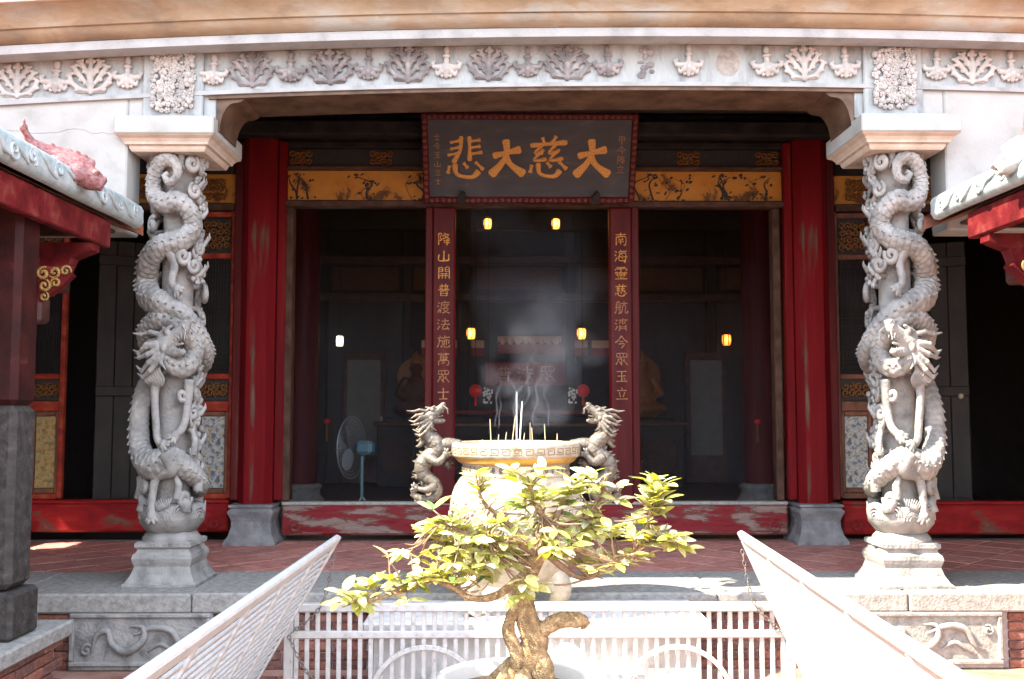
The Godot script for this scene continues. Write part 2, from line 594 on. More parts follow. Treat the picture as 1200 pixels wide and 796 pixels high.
	mat("mortar", [[0.0, lin(.30, .25, .23)], [1.0, lin(.46, .42, .39)]], .9, 3.0, .2, .03)
	mat("paving", [[0.0, lin(.26, .14, .10)], [.5, lin(.34, .19, .14)], [1.0, lin(.42, .28, .22)]], .85, .8, .3, .02, 20.0)
	mat("celadon", [[0.0, lin(0.2108, 0.2852, 0.2852)], [.4, lin(0.31, 0.3782, 0.3844)], [.7, lin(0.4092, 0.4464, 0.4526)], [1.0, lin(0.4836, 0.496, 0.496)]], .35, 2.2, .25, .02, 30.0)
	mat("carp_glaze", [[0.0, lin(0.116, 0.0156, 0.0182)], [.35, lin(0.1877, 0.052, 0.052)], [.55, lin(0.2389, 0.13, 0.1248)], [1.0, lin(0.273, 0.182, 0.1768)]], .35, 6.0, .25, .03, 20.0)
	mat("carp_mouth", [[0, lin(.30, .02, .02)]], .4)
	mat("eave_red", [[0.0, lin(0.056, 0.008, 0.0088)], [.5, lin(0.12, 0.0112, 0.0136)], [.8, lin(0.16, 0.028, 0.024)], [1.0, lin(0.136, 0.08, 0.06)]], .5, 1.0, .15, .02, 20.0)
	mat("eave_dark", [[0.0, lin(.03, .012, .010)], [.5, lin(.06, .022, .018)], [1.0, lin(.10, .045, .035)]], .55, 1.0, .2, .02, 20.0)
	mat("post_red", [[0.0, lin(0.018, 0.0072, 0.0066)], [.5, lin(0.033, 0.0096, 0.009)], [.85, lin(0.051, 0.012, 0.0108)], [1.0, lin(0.084, 0.042, 0.033)]], .5, .8, .15, .02, 20.0)
	mat("post_gray", [[0.0, lin(.022, .018, .016)], [.5, lin(.042, .036, .032)], [.85, lin(.062, .056, .051)], [1.0, lin(.16, .15, .14)]], .8, 1.6, .3, .03, 10.0)
	mat("green_gilt", [[0.0, lin(.03, .05, .03)], [.4, lin(.12, .10, .03)], [.6, lin(.38, .17, .04)], [1.0, lin(.30, .05, .03)]], .5, 9.0, .1, .03, 10.0)
	mat("steel", [[0.0, lin(0.248, 0.2418, 0.2294)], [.5, lin(0.341, 0.3348, 0.3224)], [1.0, lin(0.4092, 0.403, 0.3906)]], .42, 2.0, .05, .02, 10.0, .55)
	mat("fence_paint", [[0.0, lin(.22, .16, .11)], [.12, lin(.36, .33, .30)], [.2, lin(.47, .46, .44)], [.6, lin(.53, .525, .51)], [1.0, lin(.60, .595, .58)]], .5, 2.6, .08, .02, 20.0, .2)
	mat("rust", [[0.0, lin(.10, .05, .03)], [1.0, lin(.22, .13, .08)]], .8, 6.0, 0.0, .03)
	mat("chain_steel", [[0, lin(.22, .21, .19)]], .5, 1.0, 0.0, .02, 0.0, .7)
	mat("brass", [[0.0, lin(.20, .15, .09)], [.3, lin(.34, .27, .18)], [.55, lin(.46, .39, .29)], [1.0, lin(.52, .48, .40)]], .45, 2.2, .15, .02, 20.0, .2)
	mat("brass_bright", [[0.0, lin(.58, .30, .05)], [1.0, lin(.80, .50, .12)]], .35, 3.0, .05, .02, 10.0, .6)
	mat("brass_dragon", [[0.0, lin(0.05803, 0.0496, 0.03906)], [.4, lin(0.1354, 0.1166, 0.09374)], [.7, lin(0.2031, 0.1786, 0.1458)], [1.0, lin(0.266, 0.2083, 0.125)]], .45, 6.0, .15, .03, 20.0, .4)
	mat("key_dark", [[0, lin(.22, .16, .09)]], .6)
	mat("ash", [[0.0, lin(.25, .24, .23)], [1.0, lin(.45, .44, .43)]], .95, 4.0, 1.0, .04)
	mat("incense", [[0, lin(.55, .42, .25)]], .9)
	mat("incense_white", [[0, lin(.75, .72, .66)]], .9)
	mat("bark", [[0.0, lin(0.1323, 0.08505, 0.04158)], [.45, lin(0.3213, 0.2079, 0.104)], [.75, lin(0.5292, 0.378, 0.2079)], [1.0, lin(0.7938, 0.6237, 0.3969)]], .9, 5.0, 1.0, .025, 20.0)
	mat("twig", [[0.0, lin(.16, .10, .06)], [1.0, lin(.36, .25, .16)]], .85, 6.0, .3, .03)
	for i in 4:
		var c: Color = [lin(.42, .42, .12), lin(.56, .53, .24), lin(.13, .22, .06), lin(.66, .64, .48)][i]
		var m := mat("leaf_%d" % i, [[0.0, c.darkened(.25)], [.5, c], [1.0, c.lightened(.15)]], .42, 14.0, 0.0, .03, 10.0)
		m.backlight_enabled = true
		m.backlight = [Color(.9, .92, .2), Color(.9, .9, .3), Color(.3, .55, .12), Color(.9, .9, .55)][i]
	mat("pot_white", [[0.0, lin(.62, .60, .56)], [1.0, lin(.78, .76, .72)]], .35, 2.0, .05, .02)
	mat("soil", [[0.0, lin(.05, .035, .025)], [1.0, lin(.16, .11, .08)]], .95, 8.0, 1.0, .04)
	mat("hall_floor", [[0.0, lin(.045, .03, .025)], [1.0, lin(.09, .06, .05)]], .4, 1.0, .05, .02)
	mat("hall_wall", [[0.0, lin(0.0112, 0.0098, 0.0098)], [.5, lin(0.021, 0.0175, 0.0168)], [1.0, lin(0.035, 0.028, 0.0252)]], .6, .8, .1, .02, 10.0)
	mat("fan_blue", [[0, lin(.06, .115, .14)]], .45)
	mat("fan_guard", [[0, lin(.14, .15, .16)]], .4, 1.0, 0.0, .02, 0.0, .4)
	mat("cloth_red", [[0.0, lin(0.132, 0.012, 0.012)], [1.0, lin(0.24, 0.03, 0.024)]], .8, 4.0, .1, .03)
	mat("cloth_pink", [[0.0, lin(.30, .16, .12)], [.5, lin(.48, .30, .22)], [1.0, lin(.40, .42, .30)]], .8, 9.0, .1, .04)
	mat("lantern_red", [[0, lin(.62, .02, .02)]], .5)
	mat("blossom_white", [[0, lin(.75, .75, .73)]], .7)
	mat("door_glass_gray", [[0.0, lin(.07, .075, .07)], [1.0, lin(.11, .115, .105)]], .3, 1.0, 0.0, .02)
	mat("roof_tile", [[0.0, lin(.20, .08, .05)], [1.0, lin(.34, .15, .10)]], .7, 1.0, .2, .02)
	for r in ["red_lacquer", "maroon_lacquer", "worn_red", "eave_red", "screen_red", "post_red", "peeling_red", "signboard", "dark_wood", "brown_wood"]:
		M[r].metallic_specular = .22
		M[r].roughness = maxf(M[r].roughness, .5)
	for d in [["lamp_warm", Color(1.0, .62, .22), 5.0], ["lamp_white", Color(1.0, .97, .86), 4.0], ["lamp_orange", Color(1.0, .50, .14), 4.0]]:
		var m := mat(d[0], [[0, lin(.7, .6, .45)]], .6)
		m.emission_enabled = true
		m.emission = d[1]
		m.emission_energy_multiplier = d[2] * LAMP

const LAMP := 0.16

# ---------------------------------------------------------------- the dragon
var head_geo: Geo
func dragon_head() -> Geo:          # faces +x, about 0.3 long, neck joint at the origin
	if head_geo:
		return head_geo
	var F := Field.new(Vector3(-.20, -.15, -.11), Vector3(.23, .22, .11), .0042)
	F.ell(Vector3(.02, .035, 0), Vector3(.075, .06, .058), .02)                        # skull
	F.cap(Vector3(.05, .04, 0), Vector3(.155, .06, 0), .045, .036, .02)                # upper jaw
	F.ell(Vector3(.175, .078, 0), Vector3(.028, .028, .036), .012)                     # nose
	F.cap(Vector3(.01, -.005, 0), Vector3(.10, -.055, 0), .036, .022, .012)            # lower jaw
	F.ell(Vector3(.118, -.058, 0), Vector3(.022, .018, .024), .008)
	F.cap(Vector3(.05, .005, 0), Vector3(.13, -.012, 0), .010, .008, .006)             # tongue
	for s in [-1.0, 1.0]:
		F.ell(Vector3(.068, .075, .038 * s), Vector3(.021, .021, .017), .005)          # eye
		F.cap(Vector3(.03, .095, .036 * s), Vector3(.10, .098, .036 * s), .012, .010, .008)   # brow
		F.ell(Vector3(.192, .085, .024 * s), Vector3(.013, .014, .012), .005)
		F.line([Vector3(.01, .09, .035 * s), Vector3(-.04, .125, .045 * s), Vector3(-.10, .135, .05 * s), Vector3(-.15, .165, .055 * s)], [.015, .013, .010, .005], .008)   # horn
		F.line([Vector3(-.01, .05, .055 * s), Vector3(-.06, .06, .082 * s), Vector3(-.10, .045, .09 * s)], [.014, .012, .004], .006)   # ear
		for k in 4:
			var y := .06 - k * .045
			F.line([Vector3(-.005, y * .6, .05 * s), Vector3(-.07, y - .01, .07 * s), Vector3(-.13, y - .02 + .02 * sin(k * 2.0), .068 * s), Vector3(-.17, y + .015, .055 * s)], [.018, .016, .011, .004], .008)   # mane
		F.line([Vector3(.02, -.02, .045 * s), Vector3(.0, -.07, .055 * s), Vector3(.02, -.115, .05 * s)], [.014, .011, .004], .006)     # beard
		F.line([Vector3(.18, .065, .034 * s), Vector3(.20, .03, .05 * s), Vector3(.185, -.02, .06 * s)], [.007, .006, .003], .004)      # whisker
		for k in 4:
			F.cap(Vector3(.085 + k * .021, .032, .026 * s), Vector3(.087 + k * .021, .008, .026 * s), .006, .003, .002)                 # teeth
			F.cap(Vector3(.07 + k * .016, -.030 - k * .006, .022 * s), Vector3(.07 + k * .016, -.012 - k * .006, .022 * s), .005, .003, .002)
		F.ell(Vector3(.03, .0, .052 * s), Vector3(.022, .026, .014), .006)             # cheek
	for k in 3:
		F.line([Vector3(-.02, .07 - k * .03, 0), Vector3(-.09, .09 - k * .05, 0), Vector3(-.15, .085 - k * .06, 0)], [.022, .016, .005], .01)
	F.cap(Vector3(.05, .10, 0), Vector3(.02, .125, 0), .014, .008, .008)
	head_geo = F.skin(Geo.new())
	return head_geo

# a row of pointed fins standing on a body, side gives the outward direction at each point
func fins(path: Array, radii: Array, outward: Callable, every: float, tall := 0.55, thin := 0.011) -> Geo:
	var g := Geo.new()
	var run := 0.0
	var next := every
	for i in range(1, path.size()):
		run += path[i].distance_to(path[i - 1])
		if run < next:
			continue
		next += every
		var t: Vector3 = (path[mini(i + 1, path.size() - 1)] - path[i - 1]).normalized()
		var o: Vector3 = outward.call(path[i])
		o = (o - t * o.dot(t)).normalized()
		var s := t.cross(o) * thin
		var r: float = radii[i]
		var a: Vector3 = path[i] + o * r * 0.8 - t * every * 0.55
		var b: Vector3 = path[i] + o * r * 0.8 + t * every * 0.55
		var c: Vector3 = path[i] + o * r * (1.0 + tall) + t * every * 0.5
		g.facing([a + s, b + s, c], s)
		g.facing([a - s, b - s, c], -s)
		g.facing([a + s, a - s, c], -t)
		g.facing([b + s, b - s, c], t)
	return g

# a leg with a clawed foot along points
func dragon_leg(pts: Array, radii: Array, out: Vector3, claw := 0.05) -> Geo:
	var p := smooth(pts, 5)
	var r := smooth(radii, 5)
	var g := Geo.new().tube(p, r, 12, 1.0, 5, 0.08)
	var e: Vector3 = pts[-1]
	var d: Vector3 = (pts[-1] - pts[-2]).normalized()
	g.ball(e, Vector3.ONE * radii[-1] * 1.5, Basis.IDENTITY, 10, 6)
	var s := d.cross(out).normalized()
	for k in 4:
		var a: Vector3 = (d * 0.8 + s * (k - 1.5) * 0.75 + out * 0.35).normalized()
		g.tube([e, e + a * claw * 0.6 + out * claw * 0.2, e + a * claw, e + a * claw * 1.15 - out * claw * 0.35], [radii[-1] * .75, radii[-1] * .6, radii[-1] * .45, .002], 7)
	return g

# a flat spiral scroll of cloud, turning inwards
func scroll(c: Vector3, r: float, face: Vector3, turn: float, hand := 1.0, thick := 0.3) -> Geo:
	var x := Vector3.UP.cross(face).normalized()
	var y := face.cross(x)
	var path := []
	var rad := []
	for i in 26:
		var t := i / 25.0
		var a := turn + hand * t * TAU * 1.35
		var q := r * (1.0 - t * 0.86)
		path.append(c + x * cos(a) * q + y * sin(a) * q + face * (0.012 * t))
		rad.append(r * thick * (0.45 + 0.55 * sin(t * PI * 0.85 + 0.3)))
	return Geo.new().tube(path, rad, 8)

func dragon_column_parts() -> Array:
	var S := 0.00585
	var Y := func(py: float) -> float: return .362 + (620.0 - py) * .00588
	var conv := func(list: Array) -> Array:
		var p := []
		var r := []
		for q in list:
			p.append(Vector3(q[0] * S, Y.call(q[1]), q[2] * S))
			r.append(q[3] * S * 1.10)
		return [smooth(p, 22), smooth(r, 22)]
	var away := func(p: Vector3) -> Vector3: return Vector3(p.x, 0, p.z)
	var up_away := func(p: Vector3) -> Vector3: return Vector3(p.x * 2.2, .12, p.z * 2.2)
	var out := []
	# shaft
	out.append(["shaft", Geo.new().lathe([Vector2(.16, .33), Vector2(.145, .6), Vector2(.135, 1.6), Vector2(.13, 2.6), Vector2(.20, 2.82), Vector2(.22, 2.86), Vector2(0, 2.86)], Vector3.ZERO, 40)])
	# upper body: tail curl, S bend, wide loop, band across the front and round the back, neck
	var u = conv.call([[-2, 218, 47, 2.5], [-7, 222, 47, 3.5], [1, 229, 48, 4.5], [11, 222, 47, 5.5], [9, 208, 46, 6.5], [-5, 201, 44, 8], [-20, 208, 40, 9], [-28, 225, 34, 10], [-24, 243, 38, 10.5], [-8, 252, 43, 10.5], [10, 250, 43, 11], [26, 260, 37, 11], [31, 276, 30, 11.5], [22, 291, 36, 11.5], [4, 298, 42, 12], [-16, 303, 40, 12.5], [-33, 316, 28, 14], [-41, 335, 12, 15], [-36, 354, 24, 15], [-18, 364, 40, 14], [5, 372, 44, 13], [25, 385, 36, 13], [39, 406, 14, 13], [38, 424, -14, 13], [20, 432, -36, 13], [-4, 430, -42, 13], [-30, 422, -28, 13], [-41, 410, 0, 12.5], [-35, 395, 24, 12], [-14, 384, 41, 11.5], [10, 387, 44, 11.5], [28, 400, 37, 11.5], [36, 418, 26, 11.5], [31, 436, 38, 11], [14, 438, 50, 10], [0, 424, 54, 9]])
	out.append(["dragon_body", Geo.new().tube(u[0], u[1], 48, 1.0, 8, .13)])
	out.append(["dorsal_fin", fins(u[0], u[1], up_away, .05, .26, .016)])
	# lower body: from behind, past the left side, to the haunch
	var l = conv.call([[30, 440, -30, 10], [6, 446, -42, 11], [-22, 448, -36, 12], [-42, 455, -8, 12], [-46, 480, 12, 12], [-45, 510, 20, 13], [-36, 536, 32, 14], [-16, 548, 44, 15], [8, 540, 46, 13], [26, 548, 38, 12], [38, 562, 16, 11], [38, 574, -12, 10], [18, 582, -38, 9], [-14, 586, -40, 7]])
	out.append(["dragon_body", Geo.new().tube(l[0], l[1], 48, 1.0, 8, .13)])
	out.append(["dorsal_fin", fins(l[0], l[1], away, .055, .22, .016)])
	# haunch and legs
	var leg := func(list: Array) -> Geo:
		var p := []
		var r := []
		for q in list:
			p.append(Vector3(q[0] * S, Y.call(q[1]), q[2] * S))
			r.append(q[3] * S)
		return dragon_leg(p, r, Vector3(0, .3, 1).normalized(), .055)
	out.append(["leg", leg.call([[6, 534, 50, 15], [14, 552, 50, 10], [-8, 560, 46, 7], [-14, 585, 46, 5.5], [-13, 604, 48, 5]])])
	out.append(["leg", leg.call([[-12, 446, 46, 9], [-15, 470, 44, 6], [-12, 500, 44, 5.5], [-8, 520, 46, 5], [4, 526, 52, 5]])])
	out.append(["leg", leg.call([[0, 306, 44, 8], [8, 322, 40, 6], [6, 342, 44, 5.5], [16, 352, 48, 5]])])
	out.append(["leg", leg.call([[32, 452, 34, 8], [30, 480, 34, 6], [26, 505, 38, 5.5], [16, 516, 46, 5]])])
	# flames, cloud scrolls and knobs
	var c := Geo.new()
	for q in [[30, 205, 38, 10, 1.0, -1.0], [-8, 196, 46, 0, 0, 0], [34, 236, 34, 9, 2.0, 1.0], [20, 312, 40, 10, .5, -1.0], [34, 322, 30, 9, 2.5, 1.0], [38, 300, 18, 9, 1.5, 1.0], [-30, 275, 30, 10, 1.0, 1.0], [24, 470, 40, 8, 1.0, -1.0], [36, 490, 26, 9, .4, 1.0], [-30, 570, 36, 10, 2.2, 1.0], [-40, 562, 18, 9, 1.0, -1.0], [30, 586, 36, 10, .2, -1.0], [40, 540, 16, 8, 1.2, 1.0], [-36, 215, 10, 10, 0, 1.0], [-38, 250, -6, 11, 2, 1.0], [34, 350, -22, 11, 1, 1.0], [-20, 300, -38, 12, 1, 1.0], [0, 240, -44, 12, 2, 1.0], [20, 380, -40, 12, 0, 1.0], [-26, 500, -34, 12, 1, -1.0], [16, 520, -40, 12, 1, 1.0]]:
		if q[3] > 0:
			var p := Vector3(q[0] * S, Y.call(q[1]), q[2] * S) * Vector3(.97, 1, .97)
			c.join(scroll(p, q[3] * S, Vector3(p.x, 0, p.z).normalized(), q[4], q[5], .46))
	# openwork strips of cloud and leaf standing off the shaft
	for st in [[1.05, 2.84, 2.0], [1.15, 1.5, .62], [-1.9, 2.7, 1.5], [2.6, 2.8, .7], [-2.6, 1.6, .6], [-.95, 2.84, 2.55]]:
		var path := []
		var rad := []
		var n := int(absf(st[1] - st[2]) / .05) + 2
		for k in n:
			var y := lerpf(st[1], st[2], float(k) / (n - 1))
			var a: float = st[0] + .14 * sin(k * 1.15) + rng.randf_range(-.05, .05)
			var q := Vector3(sin(a) * .235, y, cos(a) * .235)
			path.append(q)
			rad.append(rng.randf_range(.014, .026))
			for m in 3:
				var b := rng.randf_range(-.18, .18)
				c.ball(Vector3(sin(a + b) * .247, y + rng.randf_range(-.025, .025), cos(a + b) * .247), Vector3.ONE * rng.randf_range(.014, .026), Basis.IDENTITY, 7, 5)
			if k % 2 == 0:
				var w := 1.0 if k % 4 == 0 else -1.0
				var e := Vector3(sin(a + .25 * w) * .275, y + .055, cos(a + .25 * w) * .275)
				c.tube([q, (q + e) / 2 + Vector3(0, -.012, 0), e, e + Vector3(0, .03, 0)], [.02, .022, .014, .003], 7)
			if k % 3 == 1:
				c.tube([q, Vector3(sin(a) * .11, y, cos(a) * .11)], [.018, .026], 6)
		c.tube(smooth(path, 3), smooth(rad, 3), 8)
	for i in 9:        # ragged leaves of flame that hang from the capital
		var a := -1.5 + i * .37
		var p := Vector3(sin(a) * .235, 2.86, cos(a) * .235)
		c.tube([p, p + Vector3(0, -.05, 0), p + Vector3(cos(a) * .03, -.10, 0) * (1.0 if i % 2 else 0.6)], [.034, .026, .004], 7)
	out.append(["cloud_carving", c])
	# flame fringe down the right edge, rocks
	var w := Geo.new()
	w.lathe([Vector2(.17, .33), Vector2(.21, .345), Vector2(.255, .40), Vector2(.268, .46), Vector2(.255, .515), Vector2(.20, .53)], Vector3.ZERO, 72, func(a, y): return 1.0 + (.05 * absf(sin(a * 4.0 + (1.2 if y > .44 else 0.0)))) * (1.0 if y > .36 and y < .52 else 0.3))
	for i in 10:       # overlapping ripples of the sea
		var a := TAU * i / 10
		for k in 3:
			var path := []
			var rad := []
			for j in 9:
				var b := PI * j / 8.0
				var da := cos(b) * (.075 - k * .022) / .262
				path.append(Vector3(sin(a + da) * .272, .425 + .03 * (i % 2) + sin(b) * (.075 - k * .022), cos(a + da) * .272))
				rad.append(.0075)
			w.tube(path, rad, 6)
	out.append(["wave_carving", w])
	var b := Geo.new()    # crane spreading its wings on the waves, rock spires
	for q in [[-40, 572, 16, 12, 30], [-34, 590, 28, 10, 20], [38, 520, 26, 6, 34], [42, 560, 16, 8, 36], [30, 590, 34, 10, 18], [-16, 592, 44, 8, 18], [20, 570, 40, 7, 30], [-20, 590, -36, 12, 40], [24, 590, -34, 12, 36], [0, 560, -42, 12, 60]]:
		var p := Vector3(q[0] * S, Y.call(q[1] + q[4] * .5), q[2] * S)
		b.tube([p, p + Vector3(.01, q[4] * S * .5, 0), p + Vector3(-.012, q[4] * S * .8, 0), p + Vector3(.012, q[4] * S, .01)], [q[3] * S, q[3] * S * .8, q[3] * S * .55, .006], 7)
	var o := Vector3(0, Y.call(594), .275)
	b.ball(o, Vector3(.05, .026, .022), Basis(Vector3(0, 0, 1), .35))
	for k in 7:
		b.ball(o + Vector3(-.045 + k * .018, .012 + k * .003, .008), Vector3(.009, .042 - absf(k - 3) * .004, .006), Basis(Vector3(0, 0, 1), .7 - k * .08), 6, 5)
	b.tube([o + Vector3(.04, .01, 0), o + Vector3(.075, .035, .0), o + Vector3(.08, .06, 0)], [.014, .009, .006], 6)
	out.append(["rock_carving", b])
	# head with mane
	var hp := Vector3(1 * S, Y.call(421), 54 * S)
	var hb := Basis(Vector3(0, 1, 0), -.35) * Basis(Vector3(0, 0, 1), .32) * Basis.from_scale(Vector3(1.45, 1.2, 1.3))
	out.append(["dragon_head", dragon_head().moved(Transform3D(hb, hp))])
	var m := Geo.new()
	for k in 7:        # beard and mane locks below the head
		var p := hp + Vector3(-.02 - k * .018, -.05 - k * .012, .0)
		m.tube(smooth([p, p + Vector3(-.02, -.07, .012), p + Vector3(.02, -.14 + k * .01, .0), p + Vector3(-.01, -.19 + k * .014, -.02)], 4), smooth([.02, .017, .012, .003], 4), 7, .7)
	out.append(["beard", m])
	return out

func dragon_column(where: Vector3, mirror: bool, parts: Array, label: String, deep: float) -> void:
	var t := thing("dragon_column", label, "column", where, 0.0, "carved dragon columns")
	var slim := Transform3D(Basis.from_scale(Vector3(.775, 1, .80)), Vector3.ZERO)
	for p in parts:
		var g: Geo = p[1].moved(slim)
		var made := part(p[0], g.mirrored() if mirror else g, M.stone, t)
		if p[0] == "dorsal_fin":
			made.set_meta("kind", "stuff")
	# octagonal neck and flared square base
	part("neck", Geo.new().lathe([Vector2(.20, .25), Vector2(.20, .30), Vector2(.185, .315), Vector2(.165, .34), Vector2(0, .34)], Vector3.ZERO, 8), M.stone, t)
	part("base", Geo.new().square([Vector2(0.241, 0), Vector2(0.241, .018), Vector2(0.225, .03), Vector2(0.198, .075), Vector2(0.182, .125), Vector2(0.191, .15), Vector2(0.197, .175), Vector2(0.191, .2), Vector2(0.175, .215), Vector2(0.167, .235), Vector2(0.184, .25), Vector2(0.184, .275), Vector2(0.166, .285)], Vector3.ZERO), M.stone, t)
	# capital: mouldings widening up to a thick slab
	var c := Geo.new().square([Vector2(.24, 2.86), Vector2(.25, 2.875), Vector2(.255, 2.895), Vector2(.275, 2.90), Vector2(.28, 2.915), Vector2(.295, 2.935), Vector2(.32, 2.95), Vector2(.325, 2.955)], Vector3.ZERO, deep)
	part("capital", c, M.cream_plaster, t)
	part("abacus", Geo.new().box(Vector3(0, 3.018, 0), Vector3(.655, .12, .655 * deep), .008), M.plaster, t)

# ---------------------------------------------------------------- the temple hall
func sag(x: float) -> float:          # the old entablature hangs a little at both ends
	return -.007 * (x - 1.0) * (x - 1.0)

func along(runs: Array, x0: float, x1: float, step := .25) -> Geo:      # runs of Vector2(z, y) swept along x, each run smooth, with end caps left open
	var g := Geo.new()
	var n := ceili((x1 - x0) / step)
	for run in runs:
		var rows := []
		for p in run:
			var r := PackedVector3Array()
			for i in n + 1:
				var x := lerpf(x0, x1, float(i) / n)
				r.append(Vector3(x, p.y + sag(x), p.x))
			rows.append(r)
		g.grid(rows)
	return g

func loop(pts: Array) -> Array:
	var out := []
	for i in pts.size():
		out.append([pts[i], pts[(i + 1) % pts.size()]])
	return out

func palmette(seed_: int) -> Geo:        # acanthus palmette, about .27 wide and .22 tall, standing on y = 0
	var F := Field.new(Vector3(-.17, -.03, -.02), Vector3(.17, .27, .07), .0055)
	rng.seed = seed_
	F.line([Vector3(0, 0, .012), Vector3(0, .10, .026), Vector3(0, .195, .016)], [.018, .022, .013], .006)
	F.ell(Vector3(0, .222, .022), Vector3(.017, .026, .018), .004)
	for s in [-1.0, 1.0]:
		F.ell(Vector3(.022 * s, .205, .02), Vector3(.013, .017, .014), .003)
		for q in [[[.02, .01], [.075, .02], [.115, .06], [.135, .105], [.12, .125]], [[.014, .04], [.05, .085], [.08, .125], [.108, .165], [.094, .182]], [[.008, .09], [.028, .14], [.05, .175], [.066, .205], [.054, .216]]]:
			var pts := []
			for p in q:
				pts.append(Vector3(p[0] * s * rng.randf_range(.96, 1.04), p[1], .016 + p[0] * .06))
			F.line(pts, [.010, .016, .018, .015, .010], .004)
			for k in 3:          # notched lobes along the outer edge of each leaf
				var e: Vector3 = pts[k + 1] + Vector3(.018 * s, -.008 + .004 * k, .0)
				F.ell(e, Vector3(.014, .010, .013), .002, Basis(Vector3(0, 0, 1), .7 * s))
			F.ell(pts[4] + Vector3(-.004 * s, -.004, .008), Vector3(.012, .012, .012), .002)
		F.ell(Vector3(.035 * s, .055, .028), Vector3(.009, .014, .010), .003)
	F.cap(Vector3(-.085, .004, .006), Vector3(.085, .004, .006), .011, .011, .004)
	return F.skin(Geo.new())

func pendant(seed_: int) -> Geo:         # bud over an open flower, about .19 wide and .2 tall
	var F := Field.new(Vector3(-.13, -.02, -.02), Vector3(.13, .25, .07), .0055)
	rng.seed = seed_
	F.ell(Vector3(0, .195, .015), Vector3(.020, .036, .02), .003)
	F.ell(Vector3(0, .152, .02), Vector3(.031, .015, .024), .003)
	F.ell(Vector3(0, .125, .018), Vector3(.020, .016, .02), .004)
	F.line([Vector3(0, .11, .018), Vector3(0, .06, .034), Vector3(0, .015, .022)], [.016, .024, .014], .005)
	for s in [-1.0, 1.0]:
		F.line([Vector3(.006 * s, .10, .016), Vector3(.045 * s, .075, .03), Vector3(.082 * s, .078, .028), Vector3(.096 * s, .105, .02), Vector3(.08 * s, .118, .02)], [.013, .019, .017, .013, .008], .004)
		F.line([Vector3(.006 * s, .085, .018), Vector3(.032 * s, .045, .03), Vector3(.058 * s, .03, .024), Vector3(.07 * s, .048, .02)], [.013, .017, .014, .009], .004)
		F.ell(Vector3(.066 * s, .062, .022), Vector3(.012, .010, .012), .002)
		F.ell(Vector3(.028 * s, .018, .022), Vector3(.012, .012, .013), .002)
	F.ell(Vector3(0, .075, .042), Vector3(.012, .013, .010), .002)
	return F.skin(Geo.new())

func flower_panel() -> Geo:       # a dense bunch of carved blossoms .30 wide, .40 tall
	var g := Geo.new()
	var put := []
	rng.seed = 5
	for i in 900:
		var p := Vector2(rng.randf_range(-.135, .135), rng.randf_range(-.20, .20))
		var r := rng.randf_range(.013, .024)
		if absf(p.x) > .10 and absf(p.y) > .17:
			continue
		var ok := true
		for q in put:
			if p.distance_to(q) < r * 1.25:
				ok = false
				break
		if not ok:
			continue
		put.append(p)
		var c := Vector3(p.x, p.y, rng.randf_range(.008, .022))
		if rng.randf() < .45:
			for k in 5:
				var a := TAU * k / 5 + i
				g.ball(c + Vector3(cos(a), sin(a), 0) * r * .75, Vector3(r * .6, r * .6, r * .55), Basis.IDENTITY, 6, 4)
			g.ball(c + Vector3(0, 0, .008), Vector3.ONE * r * .45, Basis.IDENTITY, 6, 4)
		else:
			g.ball(c, Vector3(r, r, r * 1.1), Basis.IDENTITY, 8, 5)
	return g

func fret_lattice(w: float, h: float) -> Geo:     # old window lattice: close uprights, groups of cross bars, a fret in the middle
	var g := Geo.new()
	var n := 11
	for i in n + 1:
		var x := lerpf(-w / 2, w / 2, float(i) / n)
		g.box(Vector3(x, 0, 0), Vector3(.008, h, .012), .001)
	for f in [-.46, -.42, -.38, -.06, -.03, 0.0, .03, .06, .38, .42, .46]:
		g.box(Vector3(0, f * h, .003), Vector3(w, .007, .010), .001)
	return g

func carved_fret(w: float, h: float, sd: int) -> Geo:   # small pierced panel of scrolling leaves
	var g := Geo.new()
	rng.seed = sd
	var n := int(w / .05)
	for i in n:
		for j in maxi(1, int(h / .06)):
			var c := Vector3(lerpf(-w / 2, w / 2, (i + .5) / n), lerpf(-h / 2, h / 2, (j + .5) / maxi(1, int(h / .06))), 0)
			var s := scroll(c, minf(.034, h * .34), Vector3(0, 0, 1), rng.randf() * TAU, 1.0 if (i + j) % 2 else -1.0, .28)
			g.join(s)
			g.ball(c + Vector3(.02, .012, .0), Vector3(.012, .008, .008), Basis.IDENTITY, 6, 4)
	return g

